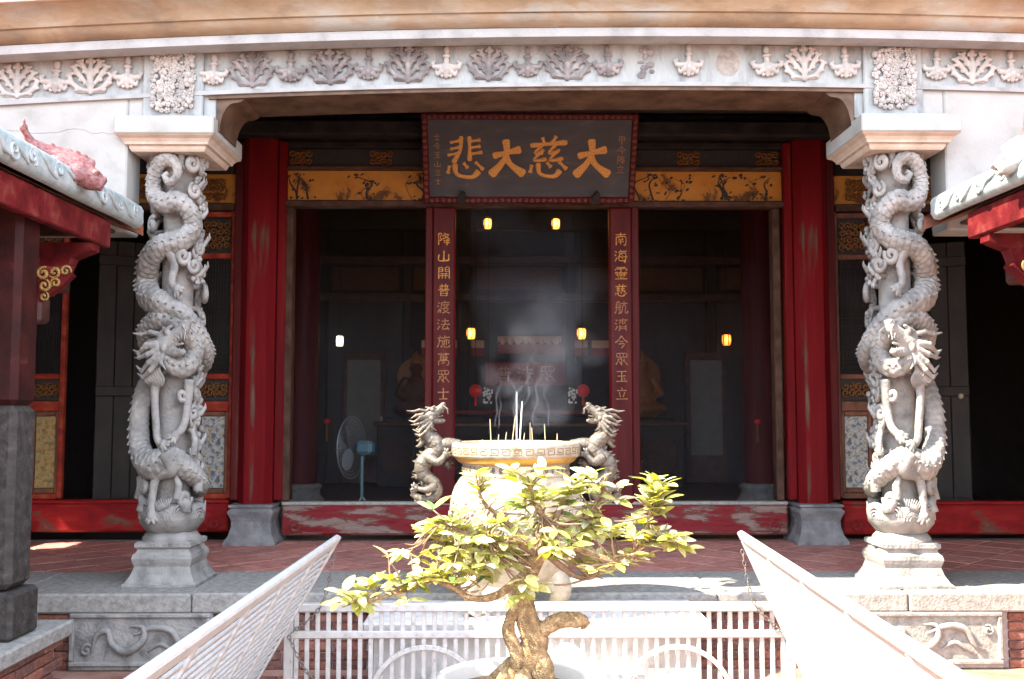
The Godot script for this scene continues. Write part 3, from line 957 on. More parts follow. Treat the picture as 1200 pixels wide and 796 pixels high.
func screen(x0: float, x1: float, label: String, painted: Material, red: Material) -> void:
	var t := thing("lattice_screen", label, "screen", Vector3((x0 + x1) / 2, 0, -.02), 0.0, "lattice screens beside the side doors")
	var w := x1 - x0
	for s in [-1.0, 1.0]:
		part("stile", B(Vector3(s * (w / 2 - .022), 1.69, 0), Vector3(.044, 2.62, .06), .008), red, t)
	var iw := w - .09
	for y in [.40, 1.20, 1.465, 2.555, 2.935]:
		part("rail", B(Vector3(0, y, 0), Vector3(iw + .002, .05 if y != 1.20 else .09, .052), .007), red, t)
	part("lattice", fret_lattice(iw, 1.04).moved(Transform3D(Basis.IDENTITY, Vector3(0, 2.01, -.005))), M.dark_wood, t)
	part("lattice_backing", B(Vector3(0, 2.01, -.03), Vector3(iw, 1.04, .006), .001), M.black_paint, t)
	var c := part("carved_panel", carved_fret(iw * .86, .26, 11).moved(Transform3D(Basis.IDENTITY, Vector3(0, 2.745, .0))), M.gilt_old, t)
	part("panel_backing", B(Vector3(0, 2.745, -.02), Vector3(iw, .33, .008), .001), M.black_paint, c)
	var d := part("carved_panel", carved_fret(iw * .86, .12, 12).moved(Transform3D(Basis.IDENTITY, Vector3(0, 1.345, .0))), M.gilt_old, t)
	part("panel_backing", B(Vector3(0, 1.345, -.02), Vector3(iw, .19, .008), .001), M.black_paint, d)
	var p := part("painted_panel", B(Vector3(0, .79, -.012), Vector3(iw * .74, .64, .012), .004), painted, t)
	for s in [-1.0, 1.0]:
		part("panel_frame", B(Vector3(s * iw * .44, .79, -.004), Vector3(iw * .12, .73, .026), .006), M.screen_wood, p)
		part("panel_frame", B(Vector3(0, .79 + s * .343, -.004), Vector3(iw * .755, .045, .026), .006), M.screen_wood, p)

func red_column(x: float, label: String) -> void:
	var t := thing("red_column", label, "column", Vector3(x, 0, 0), 0.0, "red columns of the hall front")
	var p := PackedVector2Array()
	for q in [[-.15, .09], [-.09, .15], [.09, .15], [.15, .09], [.15, -.12], [-.15, -.12]]:
		p.append(Vector2(q[0], -q[1]))
	part("shaft", Geo.new().prism(p, .345, 3.60, Transform3D(Basis(Vector3.RIGHT, -PI / 2), Vector3.ZERO)), M.red_lacquer, t)
	for s in [-1.0, 1.0]:
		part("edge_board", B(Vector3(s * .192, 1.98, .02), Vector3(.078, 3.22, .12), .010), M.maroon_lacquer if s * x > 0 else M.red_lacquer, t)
	part("plinth", Geo.new().square([Vector2(.225, 0), Vector2(.225, .03), Vector2(.19, .08), Vector2(.172, .15), Vector2(.168, .2), Vector2(.178, .235), Vector2(.195, .27), Vector2(.198, .29), Vector2(.185, .30), Vector2(.172, .318), Vector2(.192, .325), Vector2(.192, .345)], Vector3(0, 0, .06)), M.stone_dark, t)

func threshold(x0: float, x1: float, y0: float, y1: float, label: String, m: Material) -> void:
	var t := thing("door_threshold", label, "threshold", Vector3((x0 + x1) / 2, 0, 0))
	var w := x1 - x0
	part("board", B(Vector3(0, (y0 + y1) / 2, 0), Vector3(w, y1 - y0, .09), .02), m, t)
	part("cap_rail", B(Vector3(0, y1 + .008, -.005), Vector3(w, .03, .11), .008), M.granite if m == M.peeling_red else M.worn_red, t)
	for s in [-1.0, 1.0]:
		part("carved_scroll", scroll(Vector3(s * (w / 2 - .12), y0 + .075, .043), .065, Vector3(0, 0, 1), PI / 2 - s * 1.2, s, .22).join(Geo.new().tube([Vector3(s * (w / 2 - .19), y0 + .018, .043), Vector3(s * (w / 2 - .30), y0 + .015, .043), Vector3(s * (w / 2 - .42), y0 + .03, .040)], [.014, .011, .004], 7)), m, t)

const CHARS := {
	"da": [[15, 18,46, 52,37, 84,30], [16, 48,6, 50,38, 38,64, 12,92], [17, 46,46, 62,68, 92,90]],
	"ci": [[11, 10,24, 90,17], [9, 36,6, 42,24], [9, 66,3, 56,20], [8, 36,24, 20,40, 38,40], [8, 40,33, 18,56, 46,54], [8, 66,22, 50,40, 70,38], [8, 74,32, 52,56, 82,52], [9, 14,66, 10,84], [11, 28,62, 32,86, 62,92, 76,78], [9, 46,60, 56,72], [9, 72,58, 90,76]],
	"bei": [[10, 42,4, 40,34, 24,62], [10, 60,4, 60,58], [8, 18,18, 40,14], [8, 18,32, 40,28], [8, 12,46, 40,40], [8, 62,15, 84,12], [8, 62,29, 84,26], [8, 62,43, 88,39], [9, 16,68, 12,86], [12, 28,64, 32,88, 64,94, 80,80], [9, 46,62, 56,74], [9, 72,60, 90,78]],
	"jiang": [[6, 12,10, 12,94], [6, 12,12, 34,12, 24,38, 34,56, 18,62], [6, 58,6, 40,34], [6, 52,20, 84,18, 64,40, 40,50], [6, 54,28, 90,52], [6, 46,62, 90,60], [6, 56,62, 54,78, 92,76], [7, 72,52, 72,96]],
	"shan": [[9, 50,12, 50,82], [8, 15,40, 15,84, 85,82], [8, 85,38, 85,84]],
	"kai": [[7, 14,10, 14,92], [6, 14,12, 40,12, 40,40], [5, 14,26, 40,26], [5, 14,40, 40,40], [6, 60,12, 60,40], [6, 60,12, 88,12, 88,92], [5, 60,26, 88,26], [5, 60,40, 88,40], [6, 26,56, 76,55], [6, 22,70, 80,69], [6, 42,56, 38,90], [6, 62,56, 62,90]],
	"pu": [[6, 35,6, 40,18], [6, 66,5, 58,18], [6, 20,22, 82,20], [6, 38,22, 38,46], [6, 60,22, 60,46], [6, 22,30, 28,42], [6, 78,28, 70,42], [6, 10,48, 90,46], [6, 28,58, 28,92], [6, 28,58, 72,58, 72,92], [5, 28,74, 72,74], [5, 28,90, 72,90]],
	"du": [[7, 10,14, 20,24], [7, 6,38, 16,48], [7, 8,88, 22,62], [6, 58,4, 60,14], [6, 30,18, 92,16], [6, 34,18, 32,55, 24,90], [6, 40,34, 90,32], [5, 54,26, 54,48], [5, 74,26, 74,48], [5, 54,48, 74,48], [6, 42,60, 82,58, 66,80, 40,92], [6, 50,66, 68,82, 94,92]],
	"fa": [[7, 10,14, 20,24], [7, 6,38, 16,48], [7, 8,88, 22,62], [7, 60,8, 60,48], [6, 36,26, 86,24], [6, 30,50, 94,48], [6, 56,52, 40,82, 84,78], [6, 74,64, 90,88]],
	"shi": [[6, 22,6, 28,16], [6, 6,24, 46,22], [6, 20,26, 18,60, 6,90], [6, 20,46, 42,44, 38,86, 28,84], [6, 62,6, 50,32], [6, 56,20, 94,18], [6, 50,44, 88,38, 84,64], [6, 70,30, 70,74], [6, 56,40, 56,86, 90,86, 92,74]],
	"wan": [[6, 10,16, 90,14], [6, 34,6, 34,24], [6, 66,6, 66,24], [5, 28,30, 28,54], [5, 28,30, 72,30, 72,54], [5, 28,42, 72,42], [5, 28,54, 72,54], [5, 50,30, 50,80], [6, 16,64, 16,94], [6, 16,64, 84,62, 84,92, 74,90], [5, 34,82, 62,76]],
	"zhong": [[5, 16,10, 16,36], [5, 16,10, 84,10, 84,36], [5, 38,10, 38,36], [5, 62,10, 62,36], [5, 16,36, 84,36], [6, 48,44, 20,56], [6, 50,46, 50,94], [6, 30,56, 10,90], [6, 36,66, 44,84], [6, 70,48, 60,66], [6, 66,60, 92,92]],
	"shi_man": [[7, 10,40, 90,38], [8, 50,8, 50,86], [7, 22,88, 80,86]],
	"nan": [[6, 14,18, 88,16], [7, 50,4, 50,32], [6, 18,36, 18,94], [6, 18,36, 84,34, 84,92, 72,90], [5, 38,42, 42,52], [5, 64,40, 58,52], [5, 32,56, 70,55], [5, 30,70, 72,69], [6, 50,54, 50,88]],
	"hai": [[7, 10,14, 20,24], [7, 6,38, 16,48], [7, 8,88, 22,62], [6, 50,6, 36,28], [6, 46,16, 92,14], [6, 44,32, 38,80, 86,80], [6, 44,32, 84,30, 82,92, 72,90], [5, 58,38, 64,48], [5, 56,60, 64,70], [6, 28,56, 96,54]],
	"ling": [[5, 18,8, 82,8], [5, 10,20, 10,32], [5, 10,20, 90,18, 86,32], [6, 50,8, 50,38], [5, 12,44, 28,44, 28,54, 12,54, 12,44], [5, 40,44, 60,44, 60,54, 40,54, 40,44], [5, 72,44, 90,44, 90,54, 72,54, 72,44], [5, 16,64, 84,62], [6, 50,62, 50,90], [5, 24,72, 36,80], [5, 76,70, 64,80], [6, 8,92, 94,90]],
	"hang": [[5, 30,4, 22,16], [6, 16,18, 14,70, 6,94], [6, 16,18, 40,16, 40,90, 32,88], [5, 26,28, 30,40], [5, 26,56, 30,68], [5, 6,50, 46,48], [6, 70,4, 72,16], [6, 50,22, 94,20], [6, 60,36, 58,70, 46,92], [6, 60,36, 80,36, 80,88, 96,86, 96,74]],
	"ji": [[7, 10,14, 20,24], [7, 6,38, 16,48], [7, 8,88, 22,62], [6, 60,4, 62,14], [6, 32,18, 94,16], [5, 44,24, 36,44], [5, 50,28, 64,44], [5, 80,24, 70,44], [5, 60,22, 60,50], [6, 40,54, 36,94], [6, 82,52, 84,92], [5, 42,66, 80,65], [5, 42,78, 80,77]],
	"jin": [[7, 50,6, 30,36, 6,56], [7, 50,8, 70,34, 94,54], [6, 36,48, 64,46], [6, 28,66, 72,64, 50,94]],
	"yu": [[6, 16,16, 84,14], [6, 22,48, 78,46], [6, 10,86, 90,84], [7, 50,16, 50,84], [6, 64,60, 74,72]],
	"li": [[6, 48,6, 54,20], [6, 16,28, 84,26], [6, 32,40, 40,74], [6, 70,38, 60,74], [6, 8,88, 92,86]],
	"jia": [[6, 22,10, 22,54], [6, 22,10, 78,10, 78,54], [5, 22,32, 78,31], [5, 22,54, 78,53], [7, 50,10, 50,96]],
	"ci_s": [[6, 10,24, 90,20], [6, 36,6, 42,22], [6, 66,5, 58,20], [5, 36,26, 20,40, 38,40], [5, 40,34, 20,54, 44,52], [5, 66,24, 50,40, 70,38], [5, 74,34, 54,54, 80,52], [6, 14,68, 10,84], [7, 28,64, 32,86, 62,92, 76,80], [6, 46,62, 56,72], [6, 72,60, 90,76]],
}

func door_post(x: float, out: float, chars: Array, label: String) -> void:
	var t := thing("door_post", label, "post", Vector3(x, 0, 0), 0.0, "lettered posts of the middle doorway")
	part("shaft", B(Vector3(0, 1.67, 0), Vector3(.20, 2.66, .13), .012), M.red_lacquer, t)
	part("board", B(Vector3(0, 1.69, .072), Vector3(.185, 2.58, .018), .005), M.maroon_lacquer, t)
	part("side_board", B(Vector3(out * .135, 1.67, -.01), Vector3(.068, 2.66, .10), .008), M.maroon_lacquer, t)
	for i in chars.size():
		part("character", strokes(CHARS[chars[i]], .125, .004, 1.5), M.gilt if i < 4 else M.gilt_faded, t, Vector3(0, 2.70 - i * .1545, .0815))

func jitter() -> Basis:
	return Basis(Vector3(0, 0, 1), rng.randf_range(-.05, .05)) * Basis.from_scale(Vector3(rng.randf_range(.92, 1.05), rng.randf_range(.93, 1.03), rng.randf_range(.75, 1.1)))

func temple() -> void:
	var hall := thing("temple_hall", "old temple hall with carved plaster frieze over a dark open doorway", "temple")
	# --- front entablature, swept along the front with its slight sag
	var X0 := -4.4
	var X1 := 4.3
	var fr := part("frieze", along(loop([Vector2(2.425, 3.352), Vector2(2.425, 3.64), Vector2(2.1, 3.64), Vector2(2.1, 3.352)]), X0, X1), M.frieze_plaster, hall)
	part("frieze_ledge", along(loop([Vector2(2.455, 3.325), Vector2(2.455, 3.352), Vector2(2.10, 3.352), Vector2(2.10, 3.325)]), X0, X1), M.fillet_plaster, fr)
	var co := part("cornice", along([
		[Vector2(2.40, 3.615), Vector2(2.60, 3.605)], [Vector2(2.60, 3.605), Vector2(2.605, 3.595)], [Vector2(2.605, 3.595), Vector2(2.625, 3.595)],
		[Vector2(2.635, 3.655), Vector2(2.655, 3.66), Vector2(2.685, 3.675), Vector2(2.705, 3.70), Vector2(2.712, 3.72)],
		[Vector2(2.712, 3.72), Vector2(2.73, 3.724)], [Vector2(2.73, 3.724), Vector2(2.738, 3.75), Vector2(2.76, 3.79), Vector2(2.80, 3.825), Vector2(2.84, 3.842)],
		[Vector2(2.86, 3.868), Vector2(2.885, 3.88), Vector2(2.90, 3.91), Vector2(2.895, 3.95)], [Vector2(2.895, 3.95), Vector2(2.2, 3.97)]], X0, X1), M.tan_plaster, hall)
	part("cornice_fillet", along(loop([Vector2(2.635, 3.595), Vector2(2.637, 3.652), Vector2(2.5, 3.654), Vector2(2.5, 3.594)]), X0, X1), M.fillet_plaster, co)
	part("cornice_fillet", along(loop([Vector2(2.862, 3.842), Vector2(2.862, 3.868), Vector2(2.7, 3.868), Vector2(2.7, 3.842)]), X0, X1), M.cream_plaster, co)
	# ornaments: palmettes and pendants in turn, one lost and one broken as on the wall
	var pal := [palmette(3).mesh(), palmette(9).mesh(), palmette(15).mesh()]
	var pen := [pendant(4).mesh(), pendant(8).mesh()]
	var fx := func(px: float) -> float: return -.25 + (px - 588.0) * .00572
	var i := 0
	for px in [25, 110, 297, 388, 478, 572, 664, 943, 1140]:
		var x: float = fx.call(px)
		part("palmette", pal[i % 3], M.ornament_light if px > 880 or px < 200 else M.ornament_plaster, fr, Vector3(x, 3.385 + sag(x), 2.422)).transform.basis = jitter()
		i += 1
	for px in [-20, 69, 153, 252, 342, 432, 523, 618, 713, 806, 899, 991, 1097, 1187]:
		var x: float = fx.call(px)
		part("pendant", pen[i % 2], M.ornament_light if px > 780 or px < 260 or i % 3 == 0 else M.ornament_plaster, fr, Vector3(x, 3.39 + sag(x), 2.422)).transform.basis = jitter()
		i += 1
	var scar := Geo.new()
	rng.seed = 3
	for k in 16:
		scar.ball(Vector3(rng.randf_range(-.04, .05), rng.randf_range(.0, .19), 0), Vector3(rng.randf_range(.012, .035), rng.randf_range(.012, .03), .012), Basis.IDENTITY, 7, 4)
	part("broken_ornament", scar, M.ornament_plaster, fr, Vector3(fx.call(755), 3.39 + sag(.7), 2.424))
	part("bare_patch", Geo.new().ball(Vector3.ZERO, Vector3(.085, .095, .006), Basis.IDENTITY, 20, 6), M.granite, fr, Vector3(fx.call(853), 3.49, 2.424))
	# blocks over the capitals with flower panels
	var fp := flower_panel().mesh()
	for b in [[-2.435, 3.03, 3.575], [2.37, 3.08, 3.615]]:
		var k := part("panel_block", span(b[0] - .20, b[0] + .20, b[1], b[2], 2.12, 2.45, .008), M.frieze_plaster, hall)
		part("flower_panel", fp, M.ornament_light, k, Vector3(b[0], b[2] - .235, 2.452))
	# soffit with curved brackets at its ends
	part("soffit", along([[Vector2(2.09, 3.318), Vector2(2.02, 3.318)], [Vector2(2.44, 3.30), Vector2(2.44, 3.322)], [Vector2(2.0, 3.30), Vector2(2.44, 3.30)], [Vector2(2.0, 3.9), Vector2(2.0, 3.30)]], -2.2, 2.25), M.soffit_wood, hall)
	for s in [-1.0, 1.0]:
		var pr := PackedVector2Array()
		var curve := []
		for k in 13:
			var t := k / 12.0
			curve.append(Vector2(.20 * t, .235 * pow(t, .55) + .025 * sin(t * TAU)))
		for q in curve:
			pr.append(q)
		pr.append(Vector2(.20, .262))
		pr.append(Vector2(-.02, .262))
		pr.append(Vector2(-.02, -.03))
		pr.append(Vector2(0, -.03))
		var g := Geo.new().prism(pr, 2.0, 2.418)
		var at := Vector3(-2.13, 3.05, 0) if s < 0 else Vector3(2.09, 3.10, 0)
		part("bracket", g if s < 0 else g.mirrored(), M.soffit_wood, hall, at)
	# white walls beside the columns, above the side galleries
	part("wall", span(-6.5, -2.735, 2.34, 3.245, 2.18, 2.43, .01), M.plaster, hall)
	part("wall", span(2.715, 6.5, 2.36, 3.33, 2.18, 2.43, .01), M.plaster, hall)
	part("wall", span(-2.733, -2.60, 3.085, 3.245, 2.18, 2.425, .006), M.plaster, hall)
	part("wall", span(2.53, 2.713, 3.10, 3.33, 2.18, 2.425, .006), M.plaster, hall)
	part("wall", span(-2.28, -2.155, 3.08, 3.26, 2.18, 2.42, .006), M.frieze_plaster, hall)
	part("wall", span(2.115, 2.22, 3.12, 3.31, 2.18, 2.42, .006), M.frieze_plaster, hall)
	var cr := []
	rng.seed = 14
	for k in 15:
		cr.append(Vector3(-3.6 + k * .058, 3.005 + .012 * sin(k * .9) + rng.randf_range(-.012, .012), 2.4305))
	part("crack", Geo.new().tube(cr, [.002, .003, .003, .002, .003, .004, .003, .003, .004, .003, .002, .003, .003, .003, .001], 4, .3), M.crack, hall)
	# porch ceiling, purlins
	part("ceiling", span(-6.4, 6.4, 3.86, 3.92, -.1, 2.2), M.dark_wood, hall)
	for b in [[1.25, 3.60, .16], [1.65, 3.68, .16], [.36, 3.62, .14], [.16, 3.70, .12]]:
		part("beam", span(-4.7, 4.7, b[1] - b[2] / 2, b[1] + b[2] / 2, b[0] - .07, b[0] + .07, .02), M.dark_wood, hall)
	# wall over the doorways
	part("lintel", span(-2.22, 2.31, 2.995, 3.055, -.06, .075, .012), M.brown_wood, hall)
	var pb := part("painted_lintel_board", span(-2.20, 2.30, 3.055, 3.335, -.05, .02, .004), M.orange_paint, hall)
	painted_figures(pb)
	part("lintel", span(-2.22, 2.31, 3.335, 3.375, -.06, .06, .01), M.brown_wood, hall)
	part("panel", span(-2.20, 2.30, 3.375, 3.54, -.05, .0, .004), M.black_paint, hall)
	for x in [-2.08, -1.35, 1.45, 2.17]:
		part("carved_corner", carved_fret(.2, .13, 31).moved(Transform3D(Basis.IDENTITY, Vector3(x, 3.455, .012))), M.gilt_old, hall)
	part("lintel", span(-2.22, 2.31, 3.54, 3.60, -.06, .05, .01), M.dark_wood, hall)
	part("upper_wall", span(-6.4, 6.4, 3.60, 3.86, -.10, .02, .01), M.dark_wood, hall)
	for s in [[-4.62, -2.66], [2.78, 4.62]]:
		part("lintel", span(s[0], s[1], 2.965, 3.03, -.06, .06, .01), M.brown_wood, hall)
		var q := part("painted_lintel_board", span(s[0], s[1], 3.03, 3.30, -.05, .015, .004), M.orange_paint, hall)
		part("carving", carved_fret(s[1] - s[0] - .2, .2, 71).moved(Transform3D(Basis.IDENTITY, Vector3((s[0] + s[1]) / 2, 3.165, .02))), M.gilt_old, q)
		part("lintel", span(s[0], s[1], 3.30, 3.60, -.06, .03, .01), M.dark_wood, hall)
	# jambs of the big opening
	for x in [-2.165, 2.235]:
		part("jamb", span(x - .035, x + .035, .36, 2.995, -.08, .05, .01), M.brown_wood, hall)
	# side jambs, end walls
	for x in [-4.55, 4.58]:
		part("jamb", span(x - .06, x + .06, .3, 2.965, -.06, .06, .01), M.post_red, hall)
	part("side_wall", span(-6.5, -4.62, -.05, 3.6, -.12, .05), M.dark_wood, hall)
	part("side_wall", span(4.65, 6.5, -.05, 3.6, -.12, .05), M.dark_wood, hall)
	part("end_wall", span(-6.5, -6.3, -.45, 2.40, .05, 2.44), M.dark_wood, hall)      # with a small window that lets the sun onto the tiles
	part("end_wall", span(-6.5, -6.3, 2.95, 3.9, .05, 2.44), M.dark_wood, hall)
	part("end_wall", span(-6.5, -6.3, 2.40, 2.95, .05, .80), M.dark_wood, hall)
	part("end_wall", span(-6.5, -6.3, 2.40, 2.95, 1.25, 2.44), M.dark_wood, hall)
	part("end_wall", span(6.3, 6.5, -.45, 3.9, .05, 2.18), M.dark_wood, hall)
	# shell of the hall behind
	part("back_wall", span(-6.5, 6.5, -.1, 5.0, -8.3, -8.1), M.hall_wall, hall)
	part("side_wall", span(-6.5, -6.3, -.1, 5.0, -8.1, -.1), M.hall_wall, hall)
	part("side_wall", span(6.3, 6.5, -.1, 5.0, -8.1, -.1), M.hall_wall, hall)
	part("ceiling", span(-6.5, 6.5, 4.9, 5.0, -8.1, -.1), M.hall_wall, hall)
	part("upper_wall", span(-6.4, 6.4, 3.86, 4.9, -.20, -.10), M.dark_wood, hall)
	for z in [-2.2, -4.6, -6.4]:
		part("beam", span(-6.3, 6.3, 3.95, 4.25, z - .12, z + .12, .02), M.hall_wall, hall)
	# tiled roof
	var roof := Geo.new()
	roof.facing([Vector3(-6.8, 4.27, 3.3), Vector3(6.8, 4.27, 3.3), Vector3(6.8, 7.4, -4.2), Vector3(-6.8, 7.4, -4.2)], Vector3(0, 1, 1))
	roof.facing([Vector3(-6.8, 3.99, -11), Vector3(6.8, 3.99, -11), Vector3(6.8, 7.4, -4.2), Vector3(-6.8, 7.4, -4.2)], Vector3(0, 1, -1))
	roof.facing([Vector3(-6.8, 4.22, 3.3), Vector3(6.8, 4.22, 3.3), Vector3(6.8, 5.05, -.2), Vector3(-6.8, 5.05, -.2)], Vector3(0, -1, -.3))
	for k in 46:
		var x := -6.75 + k * .3
		roof.tube([Vector3(x, 4.28, 3.3), Vector3(x, 7.42, -4.2)], [.06, .06], 6)
	part("roof", roof, M.roof_tile, hall)

func painted_figures(pb: Node3D) -> void:      # dark pines, rocks and vines painted on the orange board
	var g := Geo.new()
	rng.seed = 41
	for x0 in [-2.05, -1.45, -1.05, 1.05, 1.3, 1.75, 2.1]:
		for k in 3:
			var x: float = x0 + rng.randf_range(-.08, .08)
			var p := [Vector3(x, 3.07, .021), Vector3(x + rng.randf_range(-.05, .05), 3.14, .021), Vector3(x + rng.randf_range(-.07, .07), 3.22, .021), Vector3(x + rng.randf_range(-.12, .12), 3.28, .021)]
			g.tube(smooth(p, 4), smooth([.011, .009, .007, .003], 4), 6, .3)
			for q in 7:
				var c: Vector3 = p[rng.randi_range(0, 3)] + Vector3(rng.randf_range(-.07, .07), rng.randf_range(-.02, .03), 0)
				g.ball(c, Vector3(rng.randf_range(.008, .026), rng.randf_range(.005, .014), .003), Basis(Vector3(0, 0, 1), rng.randf()), 7, 4)
	part("painted_figures", g, M.black_paint, pb).set_meta("kind", "stuff")

# ---------------------------------------------------------------- platform, floor, courtyard
func platform() -> void:
	struct("courtyard_ground", span(-30, 30, -.70, -.462, -6, 40, 0.0), M.paving)
	var gr: Node3D = get_node("courtyard_ground")
	var bm := [M.brick_a, M.brick_b, M.brick_c]
	rng.seed = 21
	var pv := B(Vector3.ZERO, Vector3(.196, .05, .096), .005).mesh()
	for i in 14:
		for j in 9:
			part("paving_brick", pv, bm[rng.randi() % 3], gr, Vector3(-2.52 + i * .202 + (.1 if j % 2 else 0.0), -.476 + rng.randf_range(0, .003), 2.78 + j * .101))
	var fl := struct("porch_floor", span(-6.4, 6.4, -.06, -.008, -.2, 1.75, 0.0), M.grout)
	# red tiles laid on the diagonal
	var tm := [M.tile_a, M.tile_b, M.tile_c]
	var side := .36
	var rect := PackedVector2Array([Vector2(-4.6, -.05), Vector2(4.6, -.05), Vector2(4.6, 1.74), Vector2(-4.6, 1.74)])
	var flat := Transform3D(Basis(Vector3.RIGHT, PI / 2), Vector3.ZERO)
	for i in range(-16, 17):
		for j in range(-16, 17):
			var c := Vector2((i - j) * side * .7071, (i + j) * side * .7071 + .3)
			if absf(c.x) > 4.8 or c.y < -.4 or c.y > 2.1:
				continue
			var h := side * .7071 - .015
			var cut := Geometry2D.intersect_polygons(PackedVector2Array([c + Vector2(h, 0), c + Vector2(0, h), c + Vector2(-h, 0), c + Vector2(0, -h)]), rect)
			for p in cut:
				var lift := rng.randf_range(0, .0015)
				part("tile", Geo.new().prism(p, -lift, .02, flat), tm[rng.randi() % 3], fl)
	# raised edge of stone slabs
	var pl := thing("porch_platform", "brick porch platform edged with grey stone slabs and carved panels", "platform")
	var x := -4.4
	while x < 4.4:
		var w := rng.randf_range(.95, 1.35)
		part("edge_slab", span(x, minf(x + w - .005, 4.5), -.105, .02 + rng.randf_range(-.003, .002), 1.75, 2.6 + rng.randf_range(-.006, .006), .012), M.granite, pl)
		x += w
	part("core", span(-6.4, 6.4, -.47, -.11, -.15, 2.535), M.mortar, pl)
	# brick courses between the carved stones
	var bk := B(Vector3.ZERO, Vector3(.205, .052, .06), .006).mesh()
	var half := B(Vector3.ZERO, Vector3(.10, .052, .06), .006).mesh()
	for run in [[-3.16, -2.96], [-2.06, -.98], [.95, 1.98], [2.97, 4.2]]:
		for r in 6:
			var y := -.435 + r * .0585
			var cx: float = run[0] + (.0 if r % 2 else -.105)
			while cx < run[1] - .02:
				var a := maxf(cx, run[0])
				var b := minf(cx + .205, run[1])
				if b - a > .15:
					part("brick", bk, bm[rng.randi() % 3], pl, Vector3((a + b) / 2, y, 2.522 + rng.randf_range(0, .008)))
				elif b - a > .05:
					part("brick", half, bm[rng.randi() % 3], pl, Vector3((a + b) / 2, y, 2.522 + rng.randf_range(0, .008)))
				cx += .2135
	# carved stone panels below the dragon columns
	for s in [-1.0, 1.0]:
		var c := Vector3(-2.51, -.28, 2.545) if s < 0 else Vector3(2.47, -.28, 2.545)
		var p := part("carved_panel", B(c, Vector3(.90, .36, .08), .01), M.stone if s < 0 else M.granite, pl)
		for t in [[Vector3(0, .162, .045), Vector3(.88, .03, .03)], [Vector3(0, -.135, .045), Vector3(.88, .03, .03)], [Vector3(-.425, .014, .045), Vector3(.03, .265, .03)], [Vector3(.425, .014, .045), Vector3(.03, .265, .03)]]:
			part("moulding", B(c + t[0], t[1], .008), M.stone if s < 0 else M.granite, p)
		var g := Geo.new()
		var o: Vector3 = c + Vector3(0, .01, .042)
		g.tube(smooth([o + Vector3(-.30, -.08, 0), o + Vector3(-.27, .03, .006), o + Vector3(-.2, .06, .01), o + Vector3(-.17, -.02, .01), o + Vector3(-.08, -.07, .01), o + Vector3(.02, .0, .012), o + Vector3(.02, .08, .01), o + Vector3(-.06, .09, .008)], 6), smooth([.006, .016, .02, .02, .024, .022, .016, .005], 6), 8)
		g.tube(smooth([o + Vector3(-.04, .03, 0), o + Vector3(.08, .08, .01), o + Vector3(.2, .06, .01), o + Vector3(.26, -.04, .01), o + Vector3(.33, -.07, 0)], 6), smooth([.006, .02, .022, .016, .005], 6), 8)
		g.tube(smooth([o + Vector3(.05, -.07, 0), o + Vector3(.13, -.02, .01), o + Vector3(.2, -.06, .01), o + Vector3(.27, -.1, 0)], 6), smooth([.006, .014, .012, .005], 6), 8)
		g.join(scroll(o + Vector3(-.33, -.06, .0), .04, Vector3(0, 0, 1), 0, 1.0))
		g.join(scroll(o + Vector3(.35, .05, .0), .035, Vector3(0, 0, 1), 2, -1.0))
		part("relief", g, M.stone if s < 0 else M.granite, p)
	# white stone block that carries the incense burner in front of the platform
	var b := thing("stone_plinth", "low white stone plinth under the incense burner behind the fence", "plinth", Vector3(-.05, 0, 0))
	part("top_slab", span(-.98, .98, -.10, -.02, 2.61, 3.28, .012), M.marble, b)
	part("block", span(-.93, .93, -.47, -.10, 2.61, 3.22, .01), M.marble, b)
	part("step", span(-.60, .60, -.47, -.30, 3.22, 3.36, .01), M.marble, b)
	part("moulding", span(-.955, .955, -.47, -.40, 2.61, 3.245, .01), M.marble, b)

